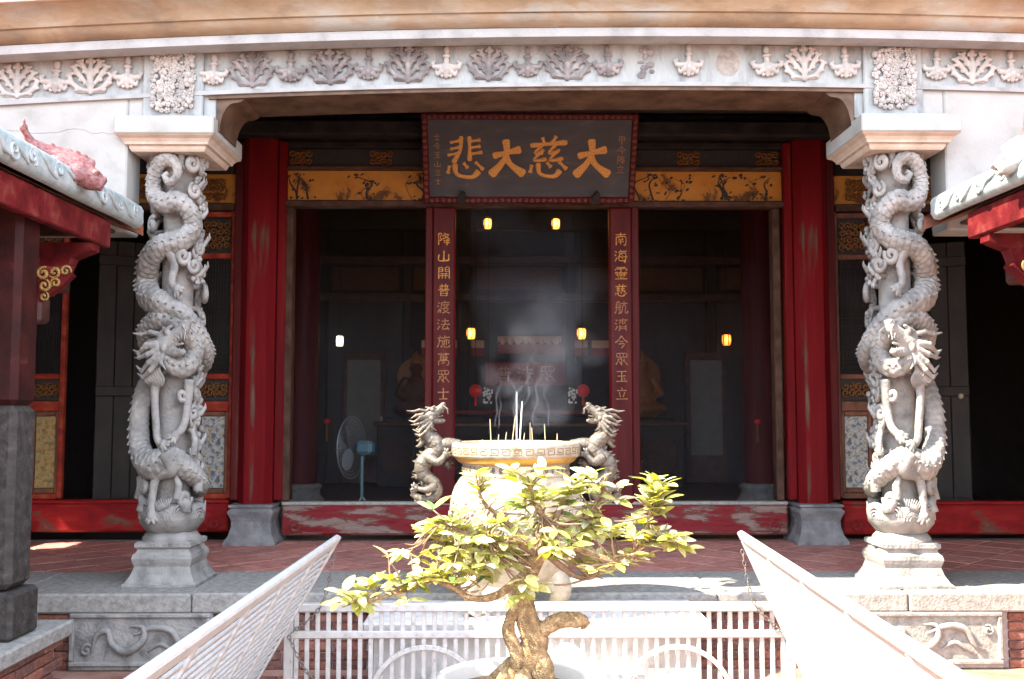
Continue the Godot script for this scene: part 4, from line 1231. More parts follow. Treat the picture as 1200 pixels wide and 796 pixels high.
# ---------------------------------------------------------------- signboard
func signboard() -> void:
	var t := thing("signboard", "dark framed wooden signboard with four large gilded characters over the middle door", "signboard", Vector3(-.01, 3.03, .24))
	t.rotation.x = .50
	var W := 1.78
	var H := .735
	part("board", B(Vector3(0, H / 2, 0), Vector3(W, H, .04), .004), M.signboard, t)
	for s in [-1.0, 1.0]:
		part("frame", B(Vector3(s * (W / 2 + .012), H / 2, .012), Vector3(.055, H + .055, .06), .01), M.maroon_lacquer, t)
		part("frame", B(Vector3(0, H / 2 + s * (H / 2 + .0), .012), Vector3(W - .034, .055, .058), .01), M.maroon_lacquer, t)
	var key := Geo.new()        # small cloud fret carved round the frame
	for s in [-1.0, 1.0]:
		for i in 34:
			var x := -W / 2 + .03 + i * (W - .06) / 33.0
			key.join(scroll(Vector3(x, H / 2 + s * H / 2, .042), .017, Vector3(0, 0, 1), i * 1.3, 1.0 if i % 2 else -1.0, .24))
		for i in 13:
			key.join(scroll(Vector3(s * (W / 2 + .012), .04 + i * (H - .08) / 12.0, .043), .018, Vector3(0, 0, 1), i * 1.7, 1.0 if i % 2 else -1.0, .24))
	part("frame_carving", key, M.frame_gilt, t).set_meta("kind", "stuff")
	var put := func(c: String, size: float, x: float, y: float, fat := 1.0) -> void:
		part("character", strokes(CHARS[c], size, .006, fat), M.gilt, t, Vector3(x, y, .0205))
	put.call("da", .38, .54, .375, 1.2)
	put.call("ci", .40, .165, .38, 1.12)
	put.call("da", .37, -.20, .375, 1.2)
	put.call("bei", .40, -.56, .38, 1.08)
	var left := ["shi_man", "jin", "yu", "shan", "li", "shi_man"]
	for i in left.size():
		part("small_character", strokes(CHARS[left[i]], .066, .003, 1.5), M.gilt_faded, t, Vector3(-.80, .555 - i * .078, .0205))
	var right := ["jia", "jin", "jiang", "li"]
	for i in right.size():
		part("small_character", strokes(CHARS[right[i]], .08, .003, 1.5), M.gilt_faded, t, Vector3(.795, .53 - i * .085, .0205))
	for x in [-.60, .58]:
		part("hook", Geo.new().prism(PackedVector2Array([Vector2(-.035, -.02), Vector2(.035, -.02), Vector2(.04, .07), Vector2(.015, .09), Vector2(-.02, .05)]), .045, .09), M.dark_wood, t, Vector3(x, 0, 0))

# ---------------------------------------------------------------- incense burner
func handle_dragon() -> Array:       # a dragon rearing beside the bowl, to the right of its mouth (+x is away from the bowl)
	var p := smooth([Vector3(.02, .155, 0), Vector3(.035, .09, 0), Vector3(-.015, .04, 0), Vector3(-.03, -.01, 0), Vector3(.02, -.05, 0), Vector3(.06, -.10, 0), Vector3(.045, -.155, 0), Vector3(-.015, -.205, .01), Vector3(-.03, -.265, .015), Vector3(.035, -.30, .01), Vector3(.10, -.28, .0), Vector3(.11, -.23, .0), Vector3(.085, -.215, .0)], 12)
	var r := smooth([.034, .04, .05, .052, .05, .047, .042, .036, .030, .026, .02, .014, .006], 12)
	var out := []
	out.append(["dragon_body", Geo.new().tube(p, r, 30, 1.0, 9, .10)])
	out.append(["dorsal_fin", fins(p, r, func(q): return Vector3(q.x + .16, .02, 0), .026, .42, .007)])
	out.append(["dragon_head", dragon_head().moved(Transform3D(Basis(Vector3(0, 0, 1), .42).scaled(Vector3(.64, .64, .64)), Vector3(-.02, .17, 0))).mirrored()])
	for s in [-1.0, 1.0]:
		out.append(["leg", dragon_leg([Vector3(.02, -.05, .035 * s), Vector3(-.04, -.075, .07 * s), Vector3(-.085, -.06 + .03 * s, .05 * s)], [.034, .024, .016], Vector3(0, 0, s), .034)])
		out.append(["leg", dragon_leg([Vector3(-.02, -.22, .025 * s), Vector3(.03, -.24, .06 * s), Vector3(.09, -.20 - .03 * s, .05 * s)], [.03, .02, .014], Vector3(0, 0, s), .034)])
	for k in 5:
		out.append(["mane_lock", Geo.new().tube(smooth([Vector3(.03, .16 - k * .02, 0), Vector3(.075, .14 - k * .03, .02 * (k % 3 - 1)), Vector3(.10, .155 - k * .035, .03 * (k % 3 - 1))], 4), smooth([.022, .014, .003], 4), 7)])
	out.append(["bracket_arm", Geo.new().tube(smooth([Vector3(-.17, .02, 0), Vector3(-.10, .03, 0), Vector3(-.02, .02, 0)], 4), [.034, .034, .034, .036, .038, .038, .038, .038, .038], 10)])
	return out

func burner() -> void:
	var at := Vector3(-.165, -.02, 2.95)
	var t := thing("incense_burner", "round brass incense burner with two dragon handles and a fretted rim", "incense burner", at)
	var k := .365
	part("bowl", Geo.new().lathe([Vector2(0, .16), Vector2(.20, .165), Vector2(.28, .22), Vector2(.345, .32), Vector2(.385, .44), Vector2(.398, .56), Vector2(.39, .66), Vector2(.365, .74), Vector2(.335, .785), Vector2(.315, .80)], Vector3.ZERO, 56), M.brass, t)
	part("neck", Geo.new().lathe([Vector2(.31, .795), Vector2(.322, .80), Vector2(.326, .812), Vector2(.318, .82), Vector2(.318, .862), Vector2(.324, .868), Vector2(.335, .874)], Vector3.ZERO, 56), M.brass, t)
	part("collar", Geo.new().lathe([Vector2(.325, .872), Vector2(.345, .88), Vector2(.362, .898), Vector2(.370, .912)], Vector3.ZERO, 56), M.brass_bright, t)
	part("rim", Geo.new().lathe([Vector2(.365, .908), Vector2(.379, .912), Vector2(.384, .925), Vector2(.384, .975), Vector2(.380, .990), Vector2(.368, .996), Vector2(.352, .990), Vector2(.345, .97), Vector2(.345, .90)], Vector3.ZERO, 56), M.brass, t)
	var petals := Geo.new()
	for i in 44:
		var a := TAU * i / 44
		petals.ball(Vector3(sin(a) * .319, .841, cos(a) * .319), Vector3(.011, .019, .006), Basis(Vector3.UP, a), 8, 5)
	part("petal_band", petals, M.brass_dragon, t)
	var key := Geo.new()       # key fret round the rim
	for i in 36:
		var a0 := TAU * i / 36
		var dir := 1.0 if i % 2 else -1.0
		for s in [[-.026, .017, .026, .017], [.026, .017, .026, -.017], [.026, -.017, -.015, -.017], [-.015, -.017, -.015, .004], [-.015, .004, .014, .004]]:
			var P := func(u: float, w: float) -> Vector3: return Vector3(sin(a0 + u / .384) * .385, .951 + w * dir, cos(a0 + u / .384) * .385)
			key.bar(P.call(s[0], s[1]), P.call(s[2], s[3]), .0045, .0045, .001, Vector3(sin(a0), .01, cos(a0)))
	part("key_fret", key, M.key_dark, t)
	part("ash_bed", Geo.new().lathe([Vector2(.346, .93), Vector2(.2, .945), Vector2(0, .955)], Vector3.ZERO, 30), M.ash, t)
	var rel := Geo.new()       # dragons and clouds in relief on the bowl
	rng.seed = 17
	for i in 110:
		var a := rng.randf_range(-1.5, 1.5)
		var y := .50 + .16 * rng.randf()
		var R := .392 if y < .62 else .385
		var p := Vector3(sin(a) * R, y, cos(a) * R)
		rel.join(scroll(p, rng.randf_range(.010, .022), Vector3(sin(a), .1, cos(a)).normalized(), rng.randf() * TAU, 1.0 if i % 2 else -1.0, .4))
	part("relief", rel, M.brass, t).set_meta("kind", "stuff")
	for i in 3:
		var a := TAU * i / 3 + PI
		var p := Vector3(sin(a), 0, cos(a))
		part("foot", Geo.new().tube(smooth([p * .24 + Vector3(0, .24, 0), p * .30 + Vector3(0, .15, 0), p * .27 + Vector3(0, .07, 0), p * .30 + Vector3(0, .0, 0)], 5), smooth([.08, .065, .045, .06], 5), 14), M.brass, t)
	var parts := handle_dragon()
	for s in [-1.0, 1.0]:
		for q in parts:
			part(q[0], (q[1] if s > 0 else (q[1] as Geo).mirrored()), M.brass_dragon, t, Vector3(s * .50, .955, .0))
	# sticks of incense in the ash
	var sticks := [[-.145, .03, .17, "thin burning incense stick, tallest near the left rim of the burner"], [-.20, .05, .05, "short incense stub nearest the left rim of the burner"], [-.115, .10, .08, "short pale incense stick a little left of the tall pair"], [-.03, .05, .19, "incense stick standing just left of the tall pair"], [.004, .06, .33, "tallest white incense stick in the middle of the burner"], [.018, .08, .275, "second tallest white stick beside the tallest one"], [.035, .12, .09, "short incense stick just right of the tall pair"], [-.05, .18, .035, "burnt stub in front of the tall pair"], [.01, .2, .05, "thick burnt stub at the foot of the tall pair"], [.085, .03, .15, "leaning incense stick right of the middle of the burner"], [.10, .1, .12, "incense stick leaning towards the right rim, the longer of two"], [.18, .0, .14, "tilted incense stick near the right rim of the burner"], [.245, .05, .085, "short reddish incense stick nearest the right rim"], [-.07, -.1, .09, "faint incense stick at the back left of the burner"], [.13, .16, .05, "burnt incense stub in front of the right rim"]]
	for s in sticks:
		var lean: float = [0.0, .06, -.05, .12][int(absf(s[0]) * 100) % 4]
		var a := at + Vector3(s[0], .93, s[1])
		var h: float = s[2] + .03
		var b := a + Vector3(lean * h, h, .03 * h)
		var thick := .0042 if h > .25 else (.0075 if "thick" in s[3] else .003)
		var k2 := solo("incense_stick", Geo.new().tube([Vector3.ZERO, (b - a) * .5, b - a], [thick, thick, thick * .8], 6), M.incense_white if h > .25 or h < .1 else M.incense, s[3], "incense stick", a, "incense sticks in the burner")
		part("ember", Geo.new().ball(b - a, Vector3.ONE * thick * 1.2, Basis.IDENTITY, 6, 4), M.ash, k2)

func smoke() -> void:
	var t := Node3D.new()
	t.name = "incense_smoke"
	add_child(t)
	t.set_meta("kind", "stuff")
	tag(t, "thin blue white incense smoke drifting above the burner", "smoke")
	t.position = Vector3(-.15, .95, 2.95)
	rng.seed = 8
	var puff := func(p: Vector3, s: Vector3, d: float, turn: float) -> void:
		var f := FogVolume.new()
		f.name = "smoke_puff"
		f.shape = RenderingServer.FOG_VOLUME_SHAPE_ELLIPSOID
		f.size = s
		f.position = p
		f.rotation.z = turn
		var m := FogMaterial.new()
		m.albedo = Color(.92, .94, 1.0)
		m.density = d
		f.material = m
		t.add_child(f, true)
	# thin wisps rising from the sticks, curling and widening into a soft plume that drifts to the right
	for w in [[-.14, .03, .34, 0.0], [-.115, .1, .26, 2.0], [-.03, .06, .44, 1.0], [.01, .06, .6, 3.0], [.03, .1, .5, 4.5], [.09, .03, .46, 5.2], [.18, .0, .34, 2.6]]:
		var n := int(w[2] / .017)
		for i in n:
			var u := float(i) / n
			var y: float = u * w[2]
			var q := func(h: float) -> float: return w[0] + sin(h * 13.0 + w[3]) * .10 * h + sin(h * 31.0 + w[3] * 2.0) * .022 * minf(h * 4.0, 1.0) + h * h * .25
			var slope: float = (q.call(y + .01) - q.call(y - .01)) / .02
			var wide := .009 + .045 * y
			puff.call(Vector3(q.call(y), .13 + y, w[1] - y * .12 + sin(y * 17.0 + w[3]) * .02), Vector3(wide, .045, wide * 1.4), 4.0 * (1.0 - u) / (1.0 + 5.0 * y), -atan(slope))
	for i in 190:
		var y := rng.randf_range(.02, 1.0)
		var s := rng.randf_range(.05, .13) + y * .12
		puff.call(Vector3(rng.randfn(.09 + y * .14, .09 + y * .12), y + .08, -.05 - y * .35 + rng.randf_range(-.14, .14)), Vector3(s, s * rng.randf_range(.6, 1.6), s), rng.randf_range(.03, .20) * (1.05 - y), rng.randf_range(-1, 1))
	for i in 44:
		var y := rng.randf_range(.3, 1.7)
		puff.call(Vector3(rng.randfn(.10 + y * .08, .24), y, -.4 - y * .35 + rng.randf_range(-.2, .2)), Vector3(rng.randf_range(.2, .5), rng.randf_range(.2, .5), rng.randf_range(.2, .5)), .011, rng.randf_range(-.6, .6))

func hall_haze() -> void:
	var f := FogVolume.new()
	f.name = "hall_haze"
	f.shape = RenderingServer.FOG_VOLUME_SHAPE_BOX
	f.size = Vector3(12.4, 4.8, 7.7)
	f.position = Vector3(0, 2.45, -4.2)
	var m := FogMaterial.new()
	m.albedo = Color(.9, .92, 1.0)
	m.density = .017
	f.material = m
	add_child(f)
	f.set_meta("kind", "stuff")
	tag(f, "thin grey haze of incense smoke hanging inside the dark hall", "haze")

# ---------------------------------------------------------------- fence, gates, chains
func fence() -> void:
	var z := 3.45
	var t := thing("metal_fence", "low white metal fence of upright bars and hoops before the porch", "fence", Vector3(0, 0, z))
	var m: Material = M.fence_paint
	part("top_rail", B(Vector3(-.04, .10, 0), Vector3(2.72, .046, .05), .006), m, t)
	part("middle_rail", B(Vector3(-.04, -.045, 0), Vector3(2.72, .04, .034), .005), m, t)
	part("bottom_rail", B(Vector3(-.04, -.43, 0), Vector3(2.72, .04, .034), .005), m, t)
	var n := 47
	var bar := B(Vector3(0, -.165, 0), Vector3(.024, .495, .014), .002).mesh()
	var short := B(Vector3(0, .027, 0), Vector3(.020, .10, .014), .002).mesh()
	for i in n:
		var x := lerpf(-1.36, 1.28, float(i) / (n - 1))
		part("bar", bar if i % 1 == 0 else short, m, t, Vector3(x, 0, 0))
	for x in [-1.40, 1.32]:
		part("post", B(Vector3(x, -.165, 0), Vector3(.05, .585, .05), .005), m, t)
	for c in [-.66, .70]:
		var path := []
		for k in 25:
			var a := PI * k / 24
			path.append(Vector3(c + cos(a) * .30, -.41 + sin(a) * .30, .022))
		var rows := Geo.new()
		for k in 24:
			rows.bar(path[k], path[k + 1], .026, .012, .002, Vector3(0, 0, 1))
		part("hoop", rows, m, t)

func chain(pts: Array, label: String, droop := 0.0) -> void:
	var p := smooth(pts, 20)
	var g := Geo.new()
	var run := 0.0
	var k := 0
	for i in range(1, p.size()):
		run += p[i].distance_to(p[i - 1])
		if run < .020:
			continue
		run = 0.0
		var t: Vector3 = (p[i] - p[i - 1]).normalized()
		var x := t.cross(Vector3(0, 0, 1)).normalized()
		if k % 2:
			x = t.cross(x).normalized()
		var ring := []
		for j in 11:
			var a := TAU * j / 10
			ring.append(p[i] + t * cos(a) * .0155 + x * sin(a) * .0085)
		g.tube(ring, [.003, .003, .003, .003, .003, .003, .003, .003, .003, .003, .003], 5)
		k += 1
	var o := solo("chain", g, M.chain_steel, label, "chain", Vector3.ZERO, "chains that hold the gate panels")
	o.set_meta("kind", "thing")

func gate(x: float, s: float, label: String, top: float, mirror_lean: float) -> void:
	# a panel of close-set bars, its long top rail running towards the camera, leaning inward at the top
	var t := thing("gate_panel", label, "gate", Vector3(x, top, 3.5), 0.0, "barred gate panels folded open")
	var lean := .52 if s < 0 else .42
	var b := Basis(Vector3(0, 0, 1), s * lean)      # local -y runs down the panel
	t.basis = b * Basis(Vector3.UP, -.012 if s < 0 else -.032)
	var L := 3.0
	var H := .98
	var m: Material = M.fence_paint
	part("top_rail", B(Vector3(0, 0, L / 2), Vector3(.035, .05, L), .008), m, t)
	part("bottom_rail", B(Vector3(0, -H, L / 2), Vector3(.035, .05, L), .008), m, t)
	var n := 21 if s < 0 else 25
	var bar := B(Vector3.ZERO, Vector3(.012, .016 if s < 0 else .031, L - .06), .002).mesh()
	for i in n:
		part("bar", bar, m, t, Vector3(0, -.045 - i * (H - .09) / (n - 1), L / 2))
	var str := B(Vector3.ZERO, Vector3(.014, H - .05, .030), .003).mesh()
	for i in 6:
		part("strap", str, m, t, Vector3(-s * .010, -H / 2, .02 + i * (L - .04) / 5.0))

# ---------------------------------------------------------------- bonsai
func leaf_mesh(sd: int) -> ArrayMesh:
	rng.seed = sd
	var g := Geo.new()
	var bend := rng.randf_range(.1, .35)
	var cup := rng.randf_range(.10, .22)
	var rows := []
	for i in 7:
		var u := i / 6.0
		var w := .235 * pow(sin(PI * pow(u * .97 + .015, .85)), .75)
		var c := Vector3(0, -bend * u * u * .5, u)
		rows.append(PackedVector3Array([c + Vector3(w, cup * w * 1.4, 0), c, c + Vector3(-w, cup * w * 1.4, 0)]))
	g.grid(rows, false, true)
	return g.mesh()

func bonsai() -> void:
	var at := Vector3(-.215, .40, 6.15)
	var t := thing("potted_tree", "gnarled potted tree with pale yellow green leaves in the sunlight", "tree", at)
	rng.seed = 12
	var k := .0022
	# pixel-like measures turned to metres: x right of the trunk foot, y up from the pot rim
	var P := func(x: float, y: float, z: float) -> Vector3: return Vector3(x * .00205, y * .00236, z * k)
	var limb := func(called: String, list: Array, m: Material, parent: Node3D) -> Array:
		var p := []
		var r := []
		for q in list:
			p.append(P.call(q[0], q[1], q[2]))
			r.append(q[3] * k)
		p = smooth(p, 6)
		r = smooth(r, 6)
		for i in p.size():
			r[i] *= 1.0 + rng.randf_range(-.10, .12)
		part(called, Geo.new().tube(p, r, 9), m, parent)
		return p
	var trunk := part("trunk", Geo.new().tube(smooth([P.call(0, -10, 0), P.call(8, 25, 0), P.call(28, 55, 4), P.call(16, 85, 4), P.call(14, 118, -2), P.call(30, 150, 0), P.call(46, 170, 2)], 6), smooth([20 * k, 18 * k, 17 * k, 14 * k, 12 * k, 10 * k, 7 * k], 6), 12), M.bark, t)
	var tips := []
	for list in [
		[[-6, 0, 8, 12], [4, 40, 14, 10], [-8, 70, 10, 8], [2, 100, 8, 6], [6, 130, 4, 5]],
		[[34, -6, -6, 14], [40, 22, 6, 13], [30, 50, 8, 10], [12, 66, 4, 8]],
		[[24, 60, 2, 11], [40, 72, 8, 10], [62, 82, 12, 10], [88, 82, 14, 9], [96, 76, 14, 7]],
		[[22, 140, 0, 6], [-20, 112, 10, 5], [-55, 108, 16, 4], [-85, 122, 20, 3.5], [-110, 130, 26, 3], [-150, 118, 30, 2.4], [-205, 106, 36, 1.6]],
		[[26, 146, 0, 6], [0, 150, -14, 5], [-40, 160, -20, 4], [-85, 170, -22, 3], [-118, 178, -16, 2]],
		[[40, 164, 2, 6], [70, 168, 14, 5], [110, 158, 22, 4], [140, 150, 26, 3], [165, 164, 24, 2.5], [190, 178, 24, 2], [210, 172, 24, 1.4]],
		[[44, 166, 2, 6], [66, 186, -10, 4.5], [98, 196, -18, 3.5], [120, 222, -20, 2.5], [128, 248, -18, 1.6]],
		[[46, 168, 2, 6], [44, 190, 10, 5], [30, 216, 16, 4], [20, 240, 20, 2.5]],
		[[30, 156, 2, 5], [0, 172, 12, 4.5], [-36, 176, 22, 3.5], [-70, 186, 28, 2.6], [-95, 198, 30, 1.6]],
		[[40, 160, 2, 5], [78, 132, -12, 3.5], [104, 126, -20, 3], [130, 140, -22, 2], [150, 146, -22, 1.4]],
		[[165, 164, 24, 2.2], [176, 190, 22, 2], [186, 214, 20, 1.6], [190, 228, 18, 1.2]],
		[[48, 168, 2, 5], [58, 200, -4, 4], [72, 222, -8, 3], [84, 240, -8, 1.6]],
		[[20, 170, 0, 4], [-14, 196, -8, 3.2], [-40, 214, -14, 2.4], [-50, 234, -16, 1.4]]]:
		var p: Array = limb.call("branch", list, M.bark if list[0][3] > 5 else M.twig, t)
		var n := p.size()
		for i in n:
			if i > n * .45 and list[0][3] < 11:
				tips.append([p[i], (p[i] - p[maxi(i - 2, 0)]).normalized()])
	# twigs
	var twigs := Geo.new()
	var ends := []
	for i in 300:
		var c := Vector3(rng.randfn(0, .5), rng.randfn(0, .5), rng.randfn(0, .5))
		if c.length() > 1.0:
			continue
		var goal := Vector3(.02 + c.x * .42, .405 + c.y * .145 + c.x * .05, c.z * .24)
		var q: Array = tips[0]
		for w in tips:
			if w[0].distance_squared_to(goal) < q[0].distance_squared_to(goal):
				q = w
		var d: Vector3 = goal - q[0]
		if d.length() > .19 or d.length() < .012:
			continue
		var mid: Vector3 = q[0] + d * .5 + Vector3(rng.randf_range(-.015, .015), rng.randf_range(-.02, .008), rng.randf_range(-.015, .015))
		twigs.tube(smooth([q[0], mid, goal], 3), [.0034, .0032, .003, .0027, .0024, .002, .0015], 5)
		ends.append([goal, d.normalized()])
		if rng.randf() < .35:
			ends.append([mid, d.normalized()])
	for i in 160:
		var q: Array = tips[rng.randi() % tips.size()]
		var d: Vector3 = (Vector3(rng.randf_range(-1, 1), rng.randf_range(-.2, .9), rng.randf_range(-1, 1)) + q[1] * .5).normalized()
		var e: Vector3 = q[0] + d * rng.randf_range(.02, .07)
		twigs.tube([q[0], q[0].lerp(e, .5) + Vector3(0, .004, 0), e], [.0030, .0025, .0016], 5)
		if e.y > .22:
			ends.append([e, d])
	for q in tips:
		if q[0].x < -.21 or q[0].x > .33:
			for w in 2:
				ends.append([q[0] + Vector3(rng.randf_range(-.02, .02), rng.randf_range(-.005, .02), rng.randf_range(-.02, .02)), q[1]])
	part("twig", twigs, M.twig, t).set_meta("kind", "stuff")
	for s in [[14, 22, 11], [-16, 16, 10], [22, -6, 12], [-20, -10, 10], [6, 26, 9], [30, 10, 9]]:
		part("root", Geo.new().tube(smooth([P.call(6 + s[0] * .5, 34, s[1] * .4), P.call(s[0] * 1.1, 14, s[1]), P.call(s[0] * 1.9, 2, s[1] * 1.6), P.call(s[0] * 2.9, -8, s[1] * 2.2)], 5), smooth([s[2] * k * .5, s[2] * k * .8, s[2] * k * .7, s[2] * k * .4], 5), 8), M.bark, t)
	# leaves
	var lm := [leaf_mesh(1), leaf_mesh(2), leaf_mesh(3), leaf_mesh(4)]
	rng.seed = 99
	var count := 0
	var shown := 0
	var extra := [SurfaceTool.new(), SurfaceTool.new(), SurfaceTool.new()]
	for st in extra:
		st.begin(Mesh.PRIMITIVE_TRIANGLES)
	var sites := ends.duplicate()
	sites.append_array(tips.filter(func(q): return q[0].y > .235 and rng.randf() < .3))
	while count < 1450:
		var q: Array = sites[rng.randi() % sites.size()]
		var around := rng.randi_range(3, 5)
		var a0 := rng.randf() * TAU
		for w in around:
			var a := a0 + TAU * w / around + rng.randf_range(-.3, .3)
			var d: Vector3 = (Vector3(cos(a), rng.randf_range(-.25, .45), sin(a)) + q[1] * .45).normalized()
			var up := (Vector3(rng.randf_range(-.4, .4), 1.0, rng.randf_range(-.2, .7))).normalized()
			var x := up.cross(d).normalized()
			var s := rng.randf_range(.030, .060)
			var f := Transform3D(Basis(x, d.cross(x), d).scaled(Vector3.ONE * s), q[0] + d * .004)
			var m: ArrayMesh = lm[rng.randi() % 4]
			var pale := rng.randf()
			if count % 4 == 0 and shown < 298:
				shown += 1
				var o := MeshInstance3D.new()
				o.name = "leaf"
				o.mesh = m
				o.material_override = M["leaf_%d" % (0 if pale < .32 else (1 if pale < .62 else (2 if pale < .74 else 3)))]
				o.transform = f
				t.add_child(o, true)
			else:
				extra[0 if pale < .45 else (1 if pale < .85 else 2)].append_from(m, 0, f)
			count += 1
	part("leaves", extra[0].commit(), M.leaf_0, t).set_meta("kind", "stuff")
	part("leaves", extra[1].commit(), M.leaf_1, t).set_meta("kind", "stuff")
	part("leaves", extra[2].commit(), M.leaf_3, t).set_meta("kind", "stuff")
	# pot
	var pot := thing("flower_pot", "round white pot holding the gnarled tree, only its rim in view", "pot", at + Vector3(0.0, 0, 0))
	part("bowl", Geo.new().lathe([Vector2(.10, -.26), Vector2(.16, -.22), Vector2(.19, -.10), Vector2(.20, .0), Vector2(.215, .012), Vector2(.215, .035), Vector2(.20, .04), Vector2(.19, .03), Vector2(.18, -.02)], Vector3.ZERO, 40), M.pot_white, pot)
	part("soil", Geo.new().lathe([Vector2(.188, -.005), Vector2(.10, .012), Vector2(0, .02)], Vector3.ZERO, 24), M.soil, pot)
	var st := thing("plant_stand", "stone stand under the white tree pot", "stand", Vector3(at.x, -.462, at.z))
	part("block", B(Vector3(0, .30, 0), Vector3(.42, .60, .42), .015), M.granite, st)
	var b := thing("garden_stone", "pale rounded stone standing behind the tree, right of its trunk", "stone", Vector3(.05, -.10, 4.6))
	var F := Field.new(Vector3(-.2, -.4, -.2), Vector3(.2, .35, .2), .012)
	F.ell(Vector3(0, .06, 0), Vector3(.13, .14, .11), .03)
	F.ell(Vector3(-.02, .19, 0), Vector3(.075, .08, .07), .04)
	F.ell(Vector3(0, -.2, 0), Vector3(.15, .2, .13), .04)
	F.ell(Vector3(.07, .1, .05), Vector3(.06, .09, .05), .03)
	part("body", F.skin(Geo.new()), M.marble, b)
	part("pedestal", B(Vector3(0, -.306, 0), Vector3(.3, .112, .3), .01), M.granite, b)

# ---------------------------------------------------------------- side galleries
func carp_geo() -> Geo:       # a fat carp lying along +z with its mouth open
	var F := Field.new(Vector3(-.14, -.14, -.30), Vector3(.14, .16, .24), .0075)
	F.ell(Vector3(0, 0, .02), Vector3(.062, .075, .12), .03)
	F.ell(Vector3(0, -.005, .12), Vector3(.056, .06, .07), .02)
	F.line([Vector3(0, .0, -.05), Vector3(0, .03, -.15), Vector3(0, .05, -.22)], [.055, .032, .018], .03)
	for s in [-1.0, 1.0]:
		F.line([Vector3(0, .05, -.21), Vector3(.03 * s, .09, -.26), Vector3(.05 * s, .13, -.27)], [.018, .016, .006], .01)
		F.ell(Vector3(.042 * s, .03, .14), Vector3(.017, .017, .017), .004)
		F.ell(Vector3(.05 * s, -.01, .06), Vector3(.02, .05, .045), .006)
		F.line([Vector3(.05 * s, -.04, .05), Vector3(.085 * s, -.06, .0), Vector3(.10 * s, -.05, -.05)], [.018, .014, .004], .008)
		F.cap(Vector3(.02 * s, .02, .185), Vector3(.022 * s, -.03, .18), .014, .014, .008)
	for k in 6:
		F.ell(Vector3(0, .07 + .01 * sin(k * 1.0), .09 - k * .04), Vector3(.008, .03, .026), .006)
	F.ell(Vector3(0, -.005, .205), Vector3(.026, .028, .05), .0, Basis.IDENTITY, true)
	return F.skin(Geo.new())

